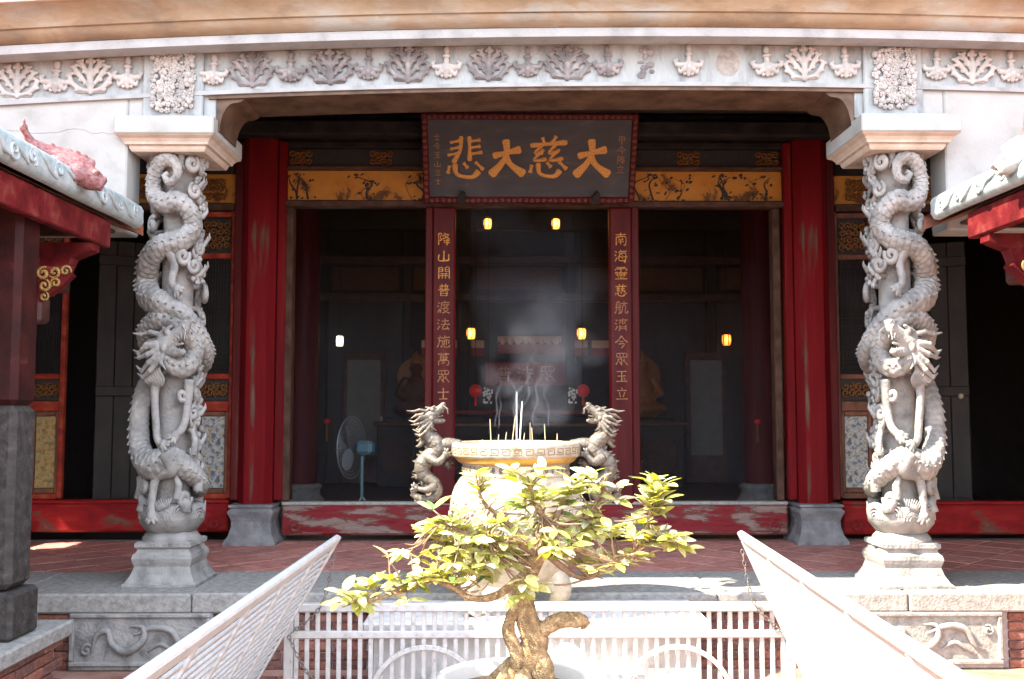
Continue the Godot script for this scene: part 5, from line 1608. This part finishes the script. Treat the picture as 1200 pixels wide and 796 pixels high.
func gallery(s: float, x: float, y: float, z0: float, words: String) -> void:
	var t := thing("side_gallery", words, "gallery", Vector3(x, 0, 0))
	var o := func(a: float, b: float, y0: float, y1: float, z1: float, z2: float, bev := .008) -> Geo:   # a, b outward from the eave line
		return span(minf(s * a, s * b), maxf(s * a, s * b), y0, y1, z1, z2, bev)
	# roof sloping up and outwards from the eave
	var r := Geo.new()
	var e := [Vector3(s * -.01, y - .01, 2.44), Vector3(s * 3.4, y + 1.15, 2.44), Vector3(s * 3.4, y + 1.15, 11.0), Vector3(s * -.01, y - .01, 11.0)]
	r.facing([e[0], e[1], e[2], e[3]], Vector3.UP)
	r.facing([e[0] + Vector3(0, -.09, 0), e[1] + Vector3(0, -.09, 0), e[2] + Vector3(0, -.09, 0), e[3] + Vector3(0, -.09, 0)], Vector3.DOWN)
	r.facing([e[0], e[1], e[1] + Vector3(0, -.09, 0), e[0] + Vector3(0, -.09, 0)], Vector3(0, 0, -1))
	part("roof", r, M.roof_tile, t)
	part("outer_wall", o.call(3.3, 3.4, -.47, y + 1.06, 2.44, 11.0), M.plaster, t)
	# glazed gutter along the eave with a rounded lip
	var prof := [Vector2(-.02, -.085), Vector2(-.055, -.08), Vector2(-.072, -.045), Vector2(-.074, .03), Vector2(-.058, .058), Vector2(-.02, .07), Vector2(.03, .05)]
	var rows := []
	rng.seed = 33
	var nz := 60
	for i in nz + 1:
		var z := lerpf(z0, 10.8, float(i) / nz)
		var w := PackedVector3Array()
		for q in prof:
			w.append(Vector3(s * (q.x + .003 * sin(i * .9 + q.y * 40)), y + q.y + .002 * sin(i * .6), z))
		rows.append(w)
	var g := Geo.new().grid(rows, false, s > 0)
	var cap := []
	for q in prof:
		cap.append(Vector3(s * q.x, y + q.y, z0))
	for i in prof.size() - 2:
		g.facing([cap[0], cap[i + 1], cap[i + 2]], Vector3(0, 0, -1))
	var gm := part("gutter", g, M.celadon, t)
	var wave := Geo.new()         # glazed wave scrolls on the gutter
	for i in 13:
		var z := z0 + .10 + i * .27 + rng.randf_range(-.06, .06)
		wave.join(scroll(Vector3(s * -.068, y - .005 + rng.randf_range(-.03, .03), z), rng.randf_range(.03, .06), Vector3(-s, .1, 0).normalized(), i * 1.1, 1.0 if i % 2 else -1.0, .17))
		wave.tube(smooth([Vector3(s * -.070, y - .05, z + .03), Vector3(s * -.074, y - .02 + rng.randf_range(-.02, .02), z + .10), Vector3(s * -.074, y + .01, z + .16), Vector3(s * -.068, y + .035, z + .24)], 4), smooth([.004, .012, .012, .004], 4), 6)
	part("wave_relief", wave, M.celadon, gm).set_meta("kind", "stuff")
	# red fascia, rafters and plate beam
	part("fascia", o.call(.0, .06, y - .265, y - .105, z0 + .33, 10.8), M.eave_red, t)
	part("eave_soffit", o.call(.06, 1.0, y - .135, y - .112, z0 + .10, 10.8), M.eave_dark, t)
	part("plate_beam", o.call(.32, .48, y - .52, y - .34, z0 + .12, 10.8, .02), M.eave_dark, t)
	for i in 16:
		part("rafter", o.call(.06, .95, y - .2, y - .137, z0 + .35 + i * .42, z0 + .43 + i * .42), M.eave_dark, t)
	# stepped red brackets under the eave
	for i in 2:
		var z := z0 + .50 + i * 2.6
		var pr := PackedVector2Array([Vector2(.02, y - .268), Vector2(.02, y - .31), Vector2(.14, y - .36), Vector2(.17, y - .43), Vector2(.15, y - .455), Vector2(.28, y - .575), Vector2(.46, y - .575), Vector2(.46, y - .268)])
		for k in pr.size():
			pr[k].x *= s
		part("bracket", Geo.new().prism(pr, z - .055, z + .055), M.eave_red, t)
		part("cross_beam", o.call(.30, 2.6, y - .74, y - .58, z - .07, z + .07, .02), M.eave_dark, t)

func galleries() -> void:
	gallery(-1.0, -2.62, 2.41, 2.62, "left side gallery roof with pale glazed gutter above a dull red eave")
	gallery(1.0, 2.56, 2.46, 2.70, "right side gallery roof with sunlit glazed gutter above a bright red eave")
	# glazed carp spouts
	var carp := carp_geo()
	var c := thing("carp_spout", "pink glazed carp waterspout lying on the left gutter, mouth open", "waterspout", Vector3(-2.60, 2.475, 3.62), 0.0)
	c.basis = Basis(Vector3.UP, 1.9) * Basis(Vector3.RIGHT, .38) * Basis.from_scale(Vector3.ONE * 1.05)
	part("body", carp, M.carp_glaze, c)
	part("mouth", Geo.new().ball(Vector3(0, -.006, .172), Vector3(.022, .024, .014)), M.carp_mouth, c)
	var d := thing("carp_spout", "glazed carp waterspout on the right gutter with its fin raised", "waterspout", Vector3(2.56, 2.54, 3.75), 0.0)
	d.basis = Basis(Vector3.UP, -1.75) * Basis(Vector3.RIGHT, .45)
	part("body", carp.mirrored(), M.plaster, d)
	part("mouth", Geo.new().ball(Vector3(0, -.006, .172), Vector3(.022, .024, .014)), M.carp_mouth, d)
	part("fin", Geo.new().tube(smooth([Vector3(-.02, .03, -.02), Vector3(-.05, .10, -.05), Vector3(-.04, .17, -.09), Vector3(-.06, .2, -.1)], 5), smooth([.022, .015, .012, .004], 5), 7), M.carp_glaze, d)
	# left post on its curb
	var p := thing("gallery_post", "square wooden gallery post, grey below and dark red above, on a stone foot", "post", Vector3(-2.82, 0, 3.78))
	part("upper_shaft", B(Vector3(0, 1.72, 0), Vector3(.235, 1.06, .235), .03), M.post_red, p)
	part("lower_shaft", B(Vector3(0, .73, 0), Vector3(.242, .92, .242), .03), M.post_gray, p)
	part("foot", B(Vector3(0, .14, 0), Vector3(.30, .24, .30), .02), M.post_gray, p)
	var co := thing("carved_corbel", "gilt and green pierced corbel on the right side of the gallery post", "corbel", Vector3(-2.70, 1.80, 3.70))
	co.scale = Vector3.ONE * .72
	var cg := Geo.new()
	for q in [[.04, .12, .05], [.12, .13, .045], [.20, .14, .04], [.05, .03, .045], [.13, .05, .04], [.05, -.05, .035]]:
		cg.join(scroll(Vector3(q[0], q[1], 0), q[2], Vector3(0, 0, 1), q[0] * 30, 1.0 if q[1] > .1 else -1.0, .3))
	part("carving", cg, M.green_gilt, co)
	part("board", Geo.new().prism(PackedVector2Array([Vector2(0, -.09), Vector2(.05, -.08), Vector2(.09, -.02), Vector2(.17, .03), Vector2(.22, .09), Vector2(.25, .175), Vector2(0, .175)]), -.03, -.01), M.eave_red, co)
	var c2 := thing("carved_corbel", "gilt pierced corbel at the photo edge, left of the gallery post", "corbel", Vector3(-2.99, 1.82, 3.72))
	c2.scale = Vector3.ONE * .72
	part("carving", cg.mirrored(), M.green_gilt, c2)
	part("board", Geo.new().prism(PackedVector2Array([Vector2(0, -.09), Vector2(-.05, -.08), Vector2(-.09, -.02), Vector2(-.17, .03), Vector2(-.22, .09), Vector2(-.25, .175), Vector2(0, .175)]), -.03, -.01), M.eave_red, c2)
	# right corbel, half in view
	var c3 := thing("carved_corbel", "red and gilt carved corbel under the right gallery eave, at the photo edge", "corbel", Vector3(2.86, 1.90, 3.40))
	var rc := Geo.new()
	for q in [[-.05, .06, .06], [-.10, -.02, .05], [-.03, -.07, .055], [-.13, .08, .04]]:
		rc.join(scroll(Vector3(q[0], q[1], 0), q[2], Vector3(0, 0, 1), q[1] * 30, 1.0, .32))
	part("carving", rc, M.green_gilt, c3)
	part("arm", B(Vector3(.02, .06, -.03), Vector3(.20, .14, .06), .012), M.eave_red, c3)
	# low brick curb that carries the post
	var w := thing("gallery_curb", "low brick curb with grey stone coping under the left gallery post", "curb", Vector3(-2.6, 0, 0))
	part("core", span(-2.6, -.085, -.465, -.045, 3.40, 10.0), M.mortar, w)
	var z := 3.36
	while z < 7.0:
		part("coping", span(-2.6, .0, -.065, .02, z, z + .895, .012), M.granite, w)
		z += .9
	var bm := [M.brick_a, M.brick_b, M.brick_c]
	rng.seed = 61
	var bk := B(Vector3.ZERO, Vector3(.06, .052, .205), .006).mesh()
	for r in 7:
		for k in 9:
			part("brick", bk, bm[rng.randi() % 3], w, Vector3(-.075 + rng.randf_range(0, .006), -.435 + r * .0585, 3.50 + k * .2135 + (.1 if r % 2 else 0.0)))
	var bf := B(Vector3.ZERO, Vector3(.205, .052, .06), .006).mesh()
	for r in 7:
		for k in 4:
			part("brick", bf, bm[rng.randi() % 3], w, Vector3(-.15 - k * .2135 - (.05 if r % 2 else 0.0), -.435 + r * .0585, 3.405))

# ---------------------------------------------------------------- inside the hall
func lamp(called: String, label: String, at: Vector3, m: Material, col: Color, size: float, power: float) -> void:
	var t := thing(called, label, "lantern", at, 0.0, "lit lanterns in the hall")
	part("glowing_shade", Geo.new().lathe([Vector2(.0, -.5 * size), Vector2(.30 * size, -.5 * size), Vector2(.42 * size, -.1 * size), Vector2(.40 * size, .35 * size), Vector2(.25 * size, .5 * size), Vector2(0, .5 * size)], Vector3.ZERO, 16), m, t)
	var rib := Geo.new()
	for i in 6:
		var a := TAU * i / 6 + .2
		rib.bar(Vector3(sin(a) * .43, -.5, cos(a) * .43) * size, Vector3(sin(a) * .43, .45, cos(a) * .43) * size, .075 * size, .06 * size, .001, Vector3(sin(a), .01, cos(a)))
	part("frame", rib, M.dark_wood, t)
	part("cap", Geo.new().lathe([Vector2(.5 * size, .46 * size), Vector2(.45 * size, .56 * size), Vector2(.1 * size, .7 * size), Vector2(.0, .7 * size)], Vector3.ZERO, 12), M.dark_wood, t)
	part("cord", Geo.new().tube([Vector3(0, .65 * size, 0), Vector3(0, 4.9 - at.y, 0)], [.006, .006], 5), M.dark_wood, t)
	var l := OmniLight3D.new()
	l.name = "lantern_light"
	l.light_color = col
	l.light_energy = power
	l.light_size = size * .4
	l.omni_range = 9.0
	l.omni_attenuation = 2.0
	l.shadow_enabled = true
	l.position = at + Vector3(0, 0, size * .62)
	add_child(l, true)

func interior() -> void:
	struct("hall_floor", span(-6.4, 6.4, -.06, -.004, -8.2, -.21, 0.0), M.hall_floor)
	# inner columns
	for c in [[-2.78, "dark red inner column behind the left door opening"], [3.02, "dark red inner column behind the right door opening"]]:
		var t := thing("inner_column", c[1], "column", Vector3(c[0], 0, -3.7), 0.0, "inner columns of the hall")
		part("shaft", Geo.new().lathe([Vector2(.205, .24), Vector2(.205, 4.9)], Vector3.ZERO, 24), M.maroon_lacquer, t)
		part("base", Geo.new().lathe([Vector2(.30, 0), Vector2(.30, .05), Vector2(.26, .09), Vector2(.24, .16), Vector2(.28, .19), Vector2(.27, .23), Vector2(.2, .25)], Vector3.ZERO, 8), M.stone_dark, t)
	# carved partition along the back: posts, boards, frieze panels
	var pt := thing("altar_partition", "dark carved wooden partition across the back of the hall", "partition", Vector3(0, 0, -6.9))
	for x in [-4.6, -3.1, -1.75, -.85, .85, 1.75, 3.1, 4.6]:
		part("post", B(Vector3(x, 2.1, 0), Vector3(.16, 4.2, .16), .02), M.dark_wood, pt)
	for q in [[-3.85, 1.33], [-2.42, 1.18], [2.42, 1.18], [3.85, 1.33]]:
		part("board", B(Vector3(q[0], 1.5, -.05), Vector3(q[1], 3.0, .04), .004), M.hall_wall, pt)
	for y in [2.95, 3.55]:
		part("rail", B(Vector3(0, y, .02), Vector3(9.4, .14, .14), .02), M.brown_wood, pt)
	for q in [[-3.85, 1.2], [-2.42, 1.05], [-1.3, .7], [0, 1.4], [1.3, .7], [2.42, 1.05], [3.85, 1.2]]:
		part("frieze_panel", carved_fret(q[1], .36, 55).moved(Transform3D(Basis.IDENTITY, Vector3(q[0], 3.25, .06))), M.gilt_old, pt)
	# grey glazed door at the left, pale door at the right
	var d := thing("side_door", "dim grey glazed door at the back left, behind the stand fan", "door", Vector3(-2.42, 0, -6.78))
	part("leaf", B(Vector3(0, 1.05, 0), Vector3(.66, 2.05, .05), .008), M.brown_wood, d)
	part("pane", B(Vector3(0, 1.2, .028), Vector3(.52, 1.5, .01), .003), M.door_glass_gray, d)
	part("handle", B(Vector3(.28, 1.0, .04), Vector3(.03, .12, .03), .004), M.brass, d)
	var d2 := thing("side_door", "dim grey panelled door at the back right of the hall", "door", Vector3(2.98, 0, -6.78))
	part("leaf", B(Vector3(0, 1.05, 0), Vector3(.66, 2.05, .05), .008), M.brown_wood, d2)
	part("pane", B(Vector3(0, 1.2, .028), Vector3(.50, 1.5, .01), .003), M.door_glass_gray, d2)
	# altar, banner, sign
	var table := thing("altar_table", "long dark altar table with a red front edge at the back of the hall", "altar table", Vector3(0.05, 0, -5.5))
	part("table_top", B(Vector3(0, 1.13, 0), Vector3(3.3, .05, .7), .01), M.brown_wood, table)
	part("red_edge", B(Vector3(0, 1.13, .356), Vector3(3.3, .045, .012), .003), M.cloth_red, table)
	part("front_board", B(Vector3(0, .62, .30), Vector3(3.0, .9, .04), .01), M.dark_wood, table)
	part("front_rail", B(Vector3(0, .95, .33), Vector3(3.1, .04, .04), .008), M.screen_wood, table)
	for x in [-1.5, 1.5]:
		part("leg", B(Vector3(x, .56, 0), Vector3(.12, 1.1, .5), .01), M.dark_wood, table)
	var b := thing("altar_canopy", "embroidered pink and red valance over the middle altar", "valance", Vector3(.18, 2.20, -6.5))
	part("fringe", B(Vector3(0, .06, 0), Vector3(1.0, .10, .03), .01), M.cloth_pink, b)
	part("valance", B(Vector3(0, -.08, -.01), Vector3(.98, .18, .02), .006), M.cloth_red, b)
	for i in 8:
		part("tassel", Geo.new().ball(Vector3(-.42 + i * .12, .03, .02), Vector3(.05, .06, .015), Basis.IDENTITY, 8, 5), M.cloth_pink, b)
	var sg := thing("altar_sign", "small red altar board with gilded characters below the valance", "sign", Vector3(.12, 1.72, -6.5))
	part("board", B(Vector3.ZERO, Vector3(1.25, .36, .03), .008), M.cloth_red, sg)
	for i in 3:
		part("character", strokes(CHARS[["pu", "fa", "zhong"][i]], .28, .01, 1.3), M.gilt_faded, sg, Vector3(-.34 + i * .34, 0, .016))
	for q in [[-1.22, "embroidered valance behind the left lettered post"], [1.42, "embroidered valance behind the right lettered post"], [-.62, "narrow embroidered valance left of the middle altar"], [.98, "narrow embroidered valance right of the middle altar"]]:
		var wide := .55 if absf(q[0]) > 1.1 else .2
		var v := thing("side_canopy", q[1], "valance", Vector3(q[0], 2.13, -6.45))
		part("fringe", B(Vector3(0, .05, 0), Vector3(wide, .12, .03), .01), M.cloth_pink, v)
		part("valance", B(Vector3(0, -.07, -.01), Vector3(wide, .14, .02), .006), M.cloth_red, v)
	# gilded seated figure at the right altar, robed figure at the left
	for q in [[1.86, -6.0, "gilded seated altar statue behind the right doorway", 1.0], [-1.55, -6.2, "dim robed altar statue with gilt crown behind the left doorway", 1.15]]:
		var t := thing("altar_statue", q[2], "statue", Vector3(q[0], 1.05, q[1]))
		var F := Field.new(Vector3(-.45, -.05, -.3), Vector3(.45, 1.1, .3), .02)
		F.ell(Vector3(0, .13, .03), Vector3(.36, .12, .24), .06)
		F.line([Vector3(0, .12, 0), Vector3(0, .42, -.02), Vector3(0, .60, -.02)], [.22, .17, .09], .06)
		F.ell(Vector3(0, .75, 0), Vector3(.085, .11, .09), .02)
		for s in [-1.0, 1.0]:
			F.line([Vector3(.17 * s, .55, -.01), Vector3(.26 * s, .36, .05), Vector3(.06 * s, .27, .17)], [.065, .055, .04], .03)
			F.ell(Vector3(.088 * s, .74, 0), Vector3(.015, .04, .02), .01)
		F.ell(Vector3(0, .73, .085), Vector3(.016, .025, .02), .01)
		part("body", F.skin(Geo.new()), M.gilt_old if q[3] == 1.0 else M.robe, t)
		part("crown", Geo.new().lathe([Vector2(.095, .82), Vector2(.10, .86), Vector2(.06, .93), Vector2(.02, 1.0), Vector2(0, 1.02)], Vector3.ZERO, 14), M.gilt_old, t)
		part("halo", Geo.new().lathe([Vector2(0, 0), Vector2(.30, 0), Vector2(.31, .02), Vector2(.0, .02)], Vector3.ZERO, 28).moved(Transform3D(Basis(Vector3.RIGHT, PI / 2), Vector3(0, .62, -.22))), M.gilt_old, t)
		part("pedestal", B(Vector3(0, -.06, 0), Vector3(.9, .12, .55), .02), M.dark_wood, t)
		var c := thing("statue_altar", "carved wooden altar under the " + ("gilded" if q[3] == 1.0 else "robed") + " statue", "altar", Vector3(q[0], 0, q[1]))
		part("table_top", B(Vector3(0, .96, 0), Vector3(1.2, .06, .75), .01), M.brown_wood, c)
		part("front_board", B(Vector3(0, .48, .3), Vector3(1.1, .9, .04), .01), M.dark_wood, c)
		part("carved_panel", carved_fret(.9, .5, 77).moved(Transform3D(Basis.IDENTITY, Vector3(0, .5, .325))), M.brown_wood, c)
	# lanterns
	lamp("hall_lantern", "small lit lantern left of the middle altar, above the left red ball", Vector3(-.70, 2.28, -5.6), M.lamp_warm, Color(1, .7, .35), .16, .10 * POWER)
	lamp("hall_lantern", "small lit lantern right of the middle altar, above the right red ball", Vector3(.92, 2.28, -5.6), M.lamp_warm, Color(1, .7, .35), .16, .10 * POWER)
	lamp("hall_lantern", "white lit lantern deep in the left doorway", Vector3(-2.62, 2.17, -5.6), M.lamp_white, Color(1, .95, .85), .15, .10 * POWER)
	lamp("hall_lantern", "orange lit lantern deep in the right doorway", Vector3(3.05, 2.19, -5.6), M.lamp_orange, Color(1, .6, .25), .16, .08 * POWER)
	lamp("hall_lantern", "lit lantern high under the ceiling, below the second character of the signboard", Vector3(-.42, 3.40, -2.9), M.lamp_warm, Color(1, .75, .4), .12, .06 * POWER)
	lamp("hall_lantern", "lit lantern high under the ceiling, below the third character of the signboard", Vector3(.40, 3.40, -2.9), M.lamp_warm, Color(1, .75, .4), .12, .06 * POWER)
	# red lanterns and white blossoms hanging in pairs
	for q in [[-.60, "red round paper lantern hanging left of the smoke"], [.84, "red round paper lantern hanging right of the smoke"]]:
		var t := thing("paper_lantern", q[1], "lantern", Vector3(q[0], 1.42, -4.4), 0.0, "red paper lanterns")
		part("ball", Geo.new().lathe([Vector2(.02, -.085), Vector2(.06, -.07), Vector2(.088, -.02), Vector2(.088, .02), Vector2(.06, .07), Vector2(.02, .085)], Vector3.ZERO, 18, func(a, y): return 1.0 + .03 * cos(a * 12.0)), M.lantern_red, t)
		part("tassel", Geo.new().tube([Vector3(0, -.08, 0), Vector3(0, -.2, 0)], [.012, .02], 6), M.lantern_red, t)
		part("cord", Geo.new().tube([Vector3(0, .085, 0), Vector3(0, 3.4, 0)], [.005, .005], 5), M.dark_wood, t)
	for q in [[-.43, "bunch of white flowers hanging beside the left red lantern"], [.70, "bunch of white flowers hanging beside the right red lantern"]]:
		var g := Geo.new()
		rng.seed = 70
		for i in 26:
			var c := Vector3(rng.randf_range(-.06, .06), rng.randf_range(-.10, .09), rng.randf_range(-.05, .05))
			g.ball(c, Vector3.ONE * rng.randf_range(.010, .022), Basis.IDENTITY, 6, 4)
		var t := thing("flower_bunch", q[1], "flowers", Vector3(q[0], 1.36, -4.3))
		part("blossoms", g, M.blossom_white, t).set_meta("kind", "stuff")
		part("cord", Geo.new().tube([Vector3(0, .07, 0), Vector3(0, 3.5, 0)], [.004, .004], 5), M.dark_wood, t)
	for q in [[-2.72, "red tasselled ornament hanging beside the left inner column"], [3.02, "small red ornament hanging beside the right inner column"]]:
		var t := thing("hanging_ornament", q[1], "ornament", Vector3(q[0] + (.22 if q[0] < 0 else -.10), 1.02, -3.95 if q[0] < 0 else -3.4))
		part("bead", Geo.new().ball(Vector3.ZERO, Vector3(.04, .035, .04)), M.lantern_red, t)
		part("tassel", Geo.new().tube([Vector3(0, -.03, 0), Vector3(0, -.26, 0)], [.014, .018], 6), M.gilt_old, t)
		part("cord", Geo.new().tube([Vector3(0, .03, 0), Vector3(0, 3.8, 0)], [.004, .004], 5), M.dark_wood, t)
	for q in [[-4.02, "dark wooden door leaf standing open behind the left side doorway"], [4.16, "dark wooden door leaf standing open behind the right side doorway"]]:
		var t := thing("door_leaf", q[1], "door", Vector3(q[0], 0, -1.0), .5 if q[0] < 0 else -.5)
		for k in 3:
			part("board", B(Vector3((k - 1) * .17, 1.45, 0), Vector3(.166, 2.8, .04), .006), M.door_leaf, t)
		for y in [.25, 1.35, 2.65]:
			part("rail", B(Vector3(0, y, .03), Vector3(.52, .10, .03), .008), M.door_leaf, t)
		part("knocker", Geo.new().ball(Vector3(.18, 1.3, .05), Vector3(.03, .03, .015)), M.brass, t)
	# stand fan seen from its side
	var f := thing("stand_fan", "blue stand fan turned sideways behind the left threshold", "fan", Vector3(-1.60, 0, -.75), 1.25)
	part("pole", Geo.new().tube([Vector3(0, .30, 0), Vector3(0, .72, 0)], [.018, .015], 10), M.fan_blue, f)
	part("motor", Geo.new().box(Vector3(.03, .80, .02), Vector3(.12, .13, .17), .03), M.fan_blue, f)
	for i in 3:
		var a := TAU * i / 3 + .3
		part("leg", Geo.new().tube([Vector3(0, .34, 0), Vector3(sin(a) * .22, .02, cos(a) * .22)], [.012, .010], 7), M.fan_guard, f)
	var gd := Geo.new()
	for i in 9:
		var r := .30 * (i + 1) / 9.0
		var path := []
		var rad := []
		for j in 33:
			var a := TAU * j / 32
			path.append(Vector3(cos(a) * r, .80 + sin(a) * r, -.16 + .045 * pow(r / .30, 2)))
			rad.append(.0035 if i < 8 else .008)
		gd.tube(path, rad, 5)
	for j in 24:
		var a := TAU * j / 24
		gd.tube([Vector3(0, .80, -.165), Vector3(cos(a) * .16, .80 + sin(a) * .16, -.15), Vector3(cos(a) * .30, .80 + sin(a) * .30, -.115)], [.003, .003, .003], 4)
	part("guard", gd, M.fan_guard, f)
	for j in 3:
		var a := TAU * j / 3
		part("blade", Geo.new().ball(Vector3(cos(a) * .13, .80 + sin(a) * .13, -.12), Vector3(.12, .075, .006), Basis(Vector3(0, 0, 1), a) * Basis(Vector3.RIGHT, .35), 10, 6), M.fan_guard, f)

const POWER := 0.3

# ---------------------------------------------------------------- build
func _ready() -> void:
	var cam := Camera3D.new()
	cam.name = "camera"
	cam.position = Vector3(-.25, 1.17, 8.95)
	cam.basis = Basis(Vector3.UP, deg_to_rad(-.59)) * Basis(Vector3.RIGHT, deg_to_rad(4.02))
	cam.fov = rad_to_deg(2.0 * atan(398.0 / 1167.0))
	cam.near = .05
	cam.far = 300.0
	add_child(cam)
	cam.make_current()
	var env := Environment.new()
	env.background_mode = Environment.BG_SKY
	var sm := ProceduralSkyMaterial.new()
	sm.sky_top_color = Color(.72, .77, .86)
	sm.sky_horizon_color = Color(.93, .93, .94)
	sm.sky_curve = .25
	sm.ground_bottom_color = Color(.30, .28, .26)
	sm.ground_horizon_color = Color(.6, .58, .56)
	sm.sky_energy_multiplier = 1.3
	var sky := Sky.new()
	sky.sky_material = sm
	env.sky = sky
	env.background_energy_multiplier = 1.0
	env.tonemap_mode = Environment.TONE_MAPPER_LINEAR
	env.tonemap_exposure = 4.4
	env.volumetric_fog_enabled = true
	env.volumetric_fog_density = 0.0
	env.sdfgi_enabled = true
	env.ssao_enabled = true
	env.ssil_enabled = true
	var we := WorldEnvironment.new()
	we.name = "world_environment"
	we.environment = env
	add_child(we)
	var sun := DirectionalLight3D.new()
	sun.name = "sun"
	sun.light_energy = 1.6
	sun.light_color = Color(1.0, .95, .87)
	sun.light_angular_distance = .5
	sun.shadow_enabled = true
	add_child(sun)
	sun.look_at_from_position(Vector3(-.86, 1.0, .30), Vector3.ZERO, Vector3.UP)

	materials()
	platform()
	temple()
	red_column(-2.42, "left red lacquered column with streaks of bare wood, stone plinth below")
	red_column(2.53, "right red lacquered column with worn edges, stone plinth below")
	red_column(-4.80, "red column at the far left of the hall front, behind the gallery post")
	threshold(-2.20, 2.30, .06, .33, "long middle threshold board with peeling red paint and carved scroll ends", M.peeling_red)
	threshold(-4.62, -2.66, .09, .35, "left threshold board of bright worn red paint", M.worn_red)
	threshold(2.78, 4.62, .06, .33, "right threshold board of dull red paint behind the sunlit dragon column", M.worn_red)
	door_post(-.77, -1.0, ["jiang", "shan", "kai", "pu", "du", "fa", "shi", "wan", "zhong", "shi_man"], "left post of the middle doorway with a column of gilded characters")
	door_post(.82, 1.0, ["nan", "hai", "ling", "ci_s", "hang", "ji", "jin", "zhong", "yu", "li"], "right post of the middle doorway with a column of gilded characters")
	screen(-3.02, -2.65, "lattice screen with blue grey painted panel right of the left dragon column", M.panel_painting, M.screen_red)
	screen(-4.49, -4.16, "lattice screen with gold green painted panel beside the gallery post", M.panel_painting_gold, M.screen_red)
	screen(2.76, 3.13, "lattice screen with blue painted panel left of the right dragon column", M.panel_painting, M.screen_wood)
	rng.seed = 7
	var parts := dragon_column_parts()
	dragon_column(Vector3(-2.47, .02, 2.15), false, parts, "left dragon column of shaded grey stone on a square moulded base", 1.1)
	rng.seed = 23
	parts = dragon_column_parts()
	dragon_column(Vector3(2.42, .02, 2.25), true, parts, "right dragon column bleached by sunlight below its capital", 1.1)
	signboard()
	galleries()
	burner()
	fence()
	gate(-1.14, -1.0, "left gate panel of dull metal bars, leaning and half in shade", .47, 0)
	gate(1.05, 1.0, "right gate panel of metal bars shining white in full sun", .49, 0)
	chain([Vector3(-1.15, .41, 3.5), Vector3(-1.22, .12, 3.49), Vector3(-1.38, -.03, 3.49)], "rusty chain from the left gate panel to the fence post")
	chain([Vector3(-1.40, -.03, 3.49), Vector3(-1.33, -.16, 3.52), Vector3(-1.22, -.32, 3.54)], "loose chain end hanging below the left fence post")
	chain([Vector3(1.05, .43, 3.5), Vector3(1.12, .12, 3.49), Vector3(1.30, -.05, 3.49)], "chain from the right gate panel to the fence post")
	bonsai()
	interior()
	smoke()
	hall_haze()
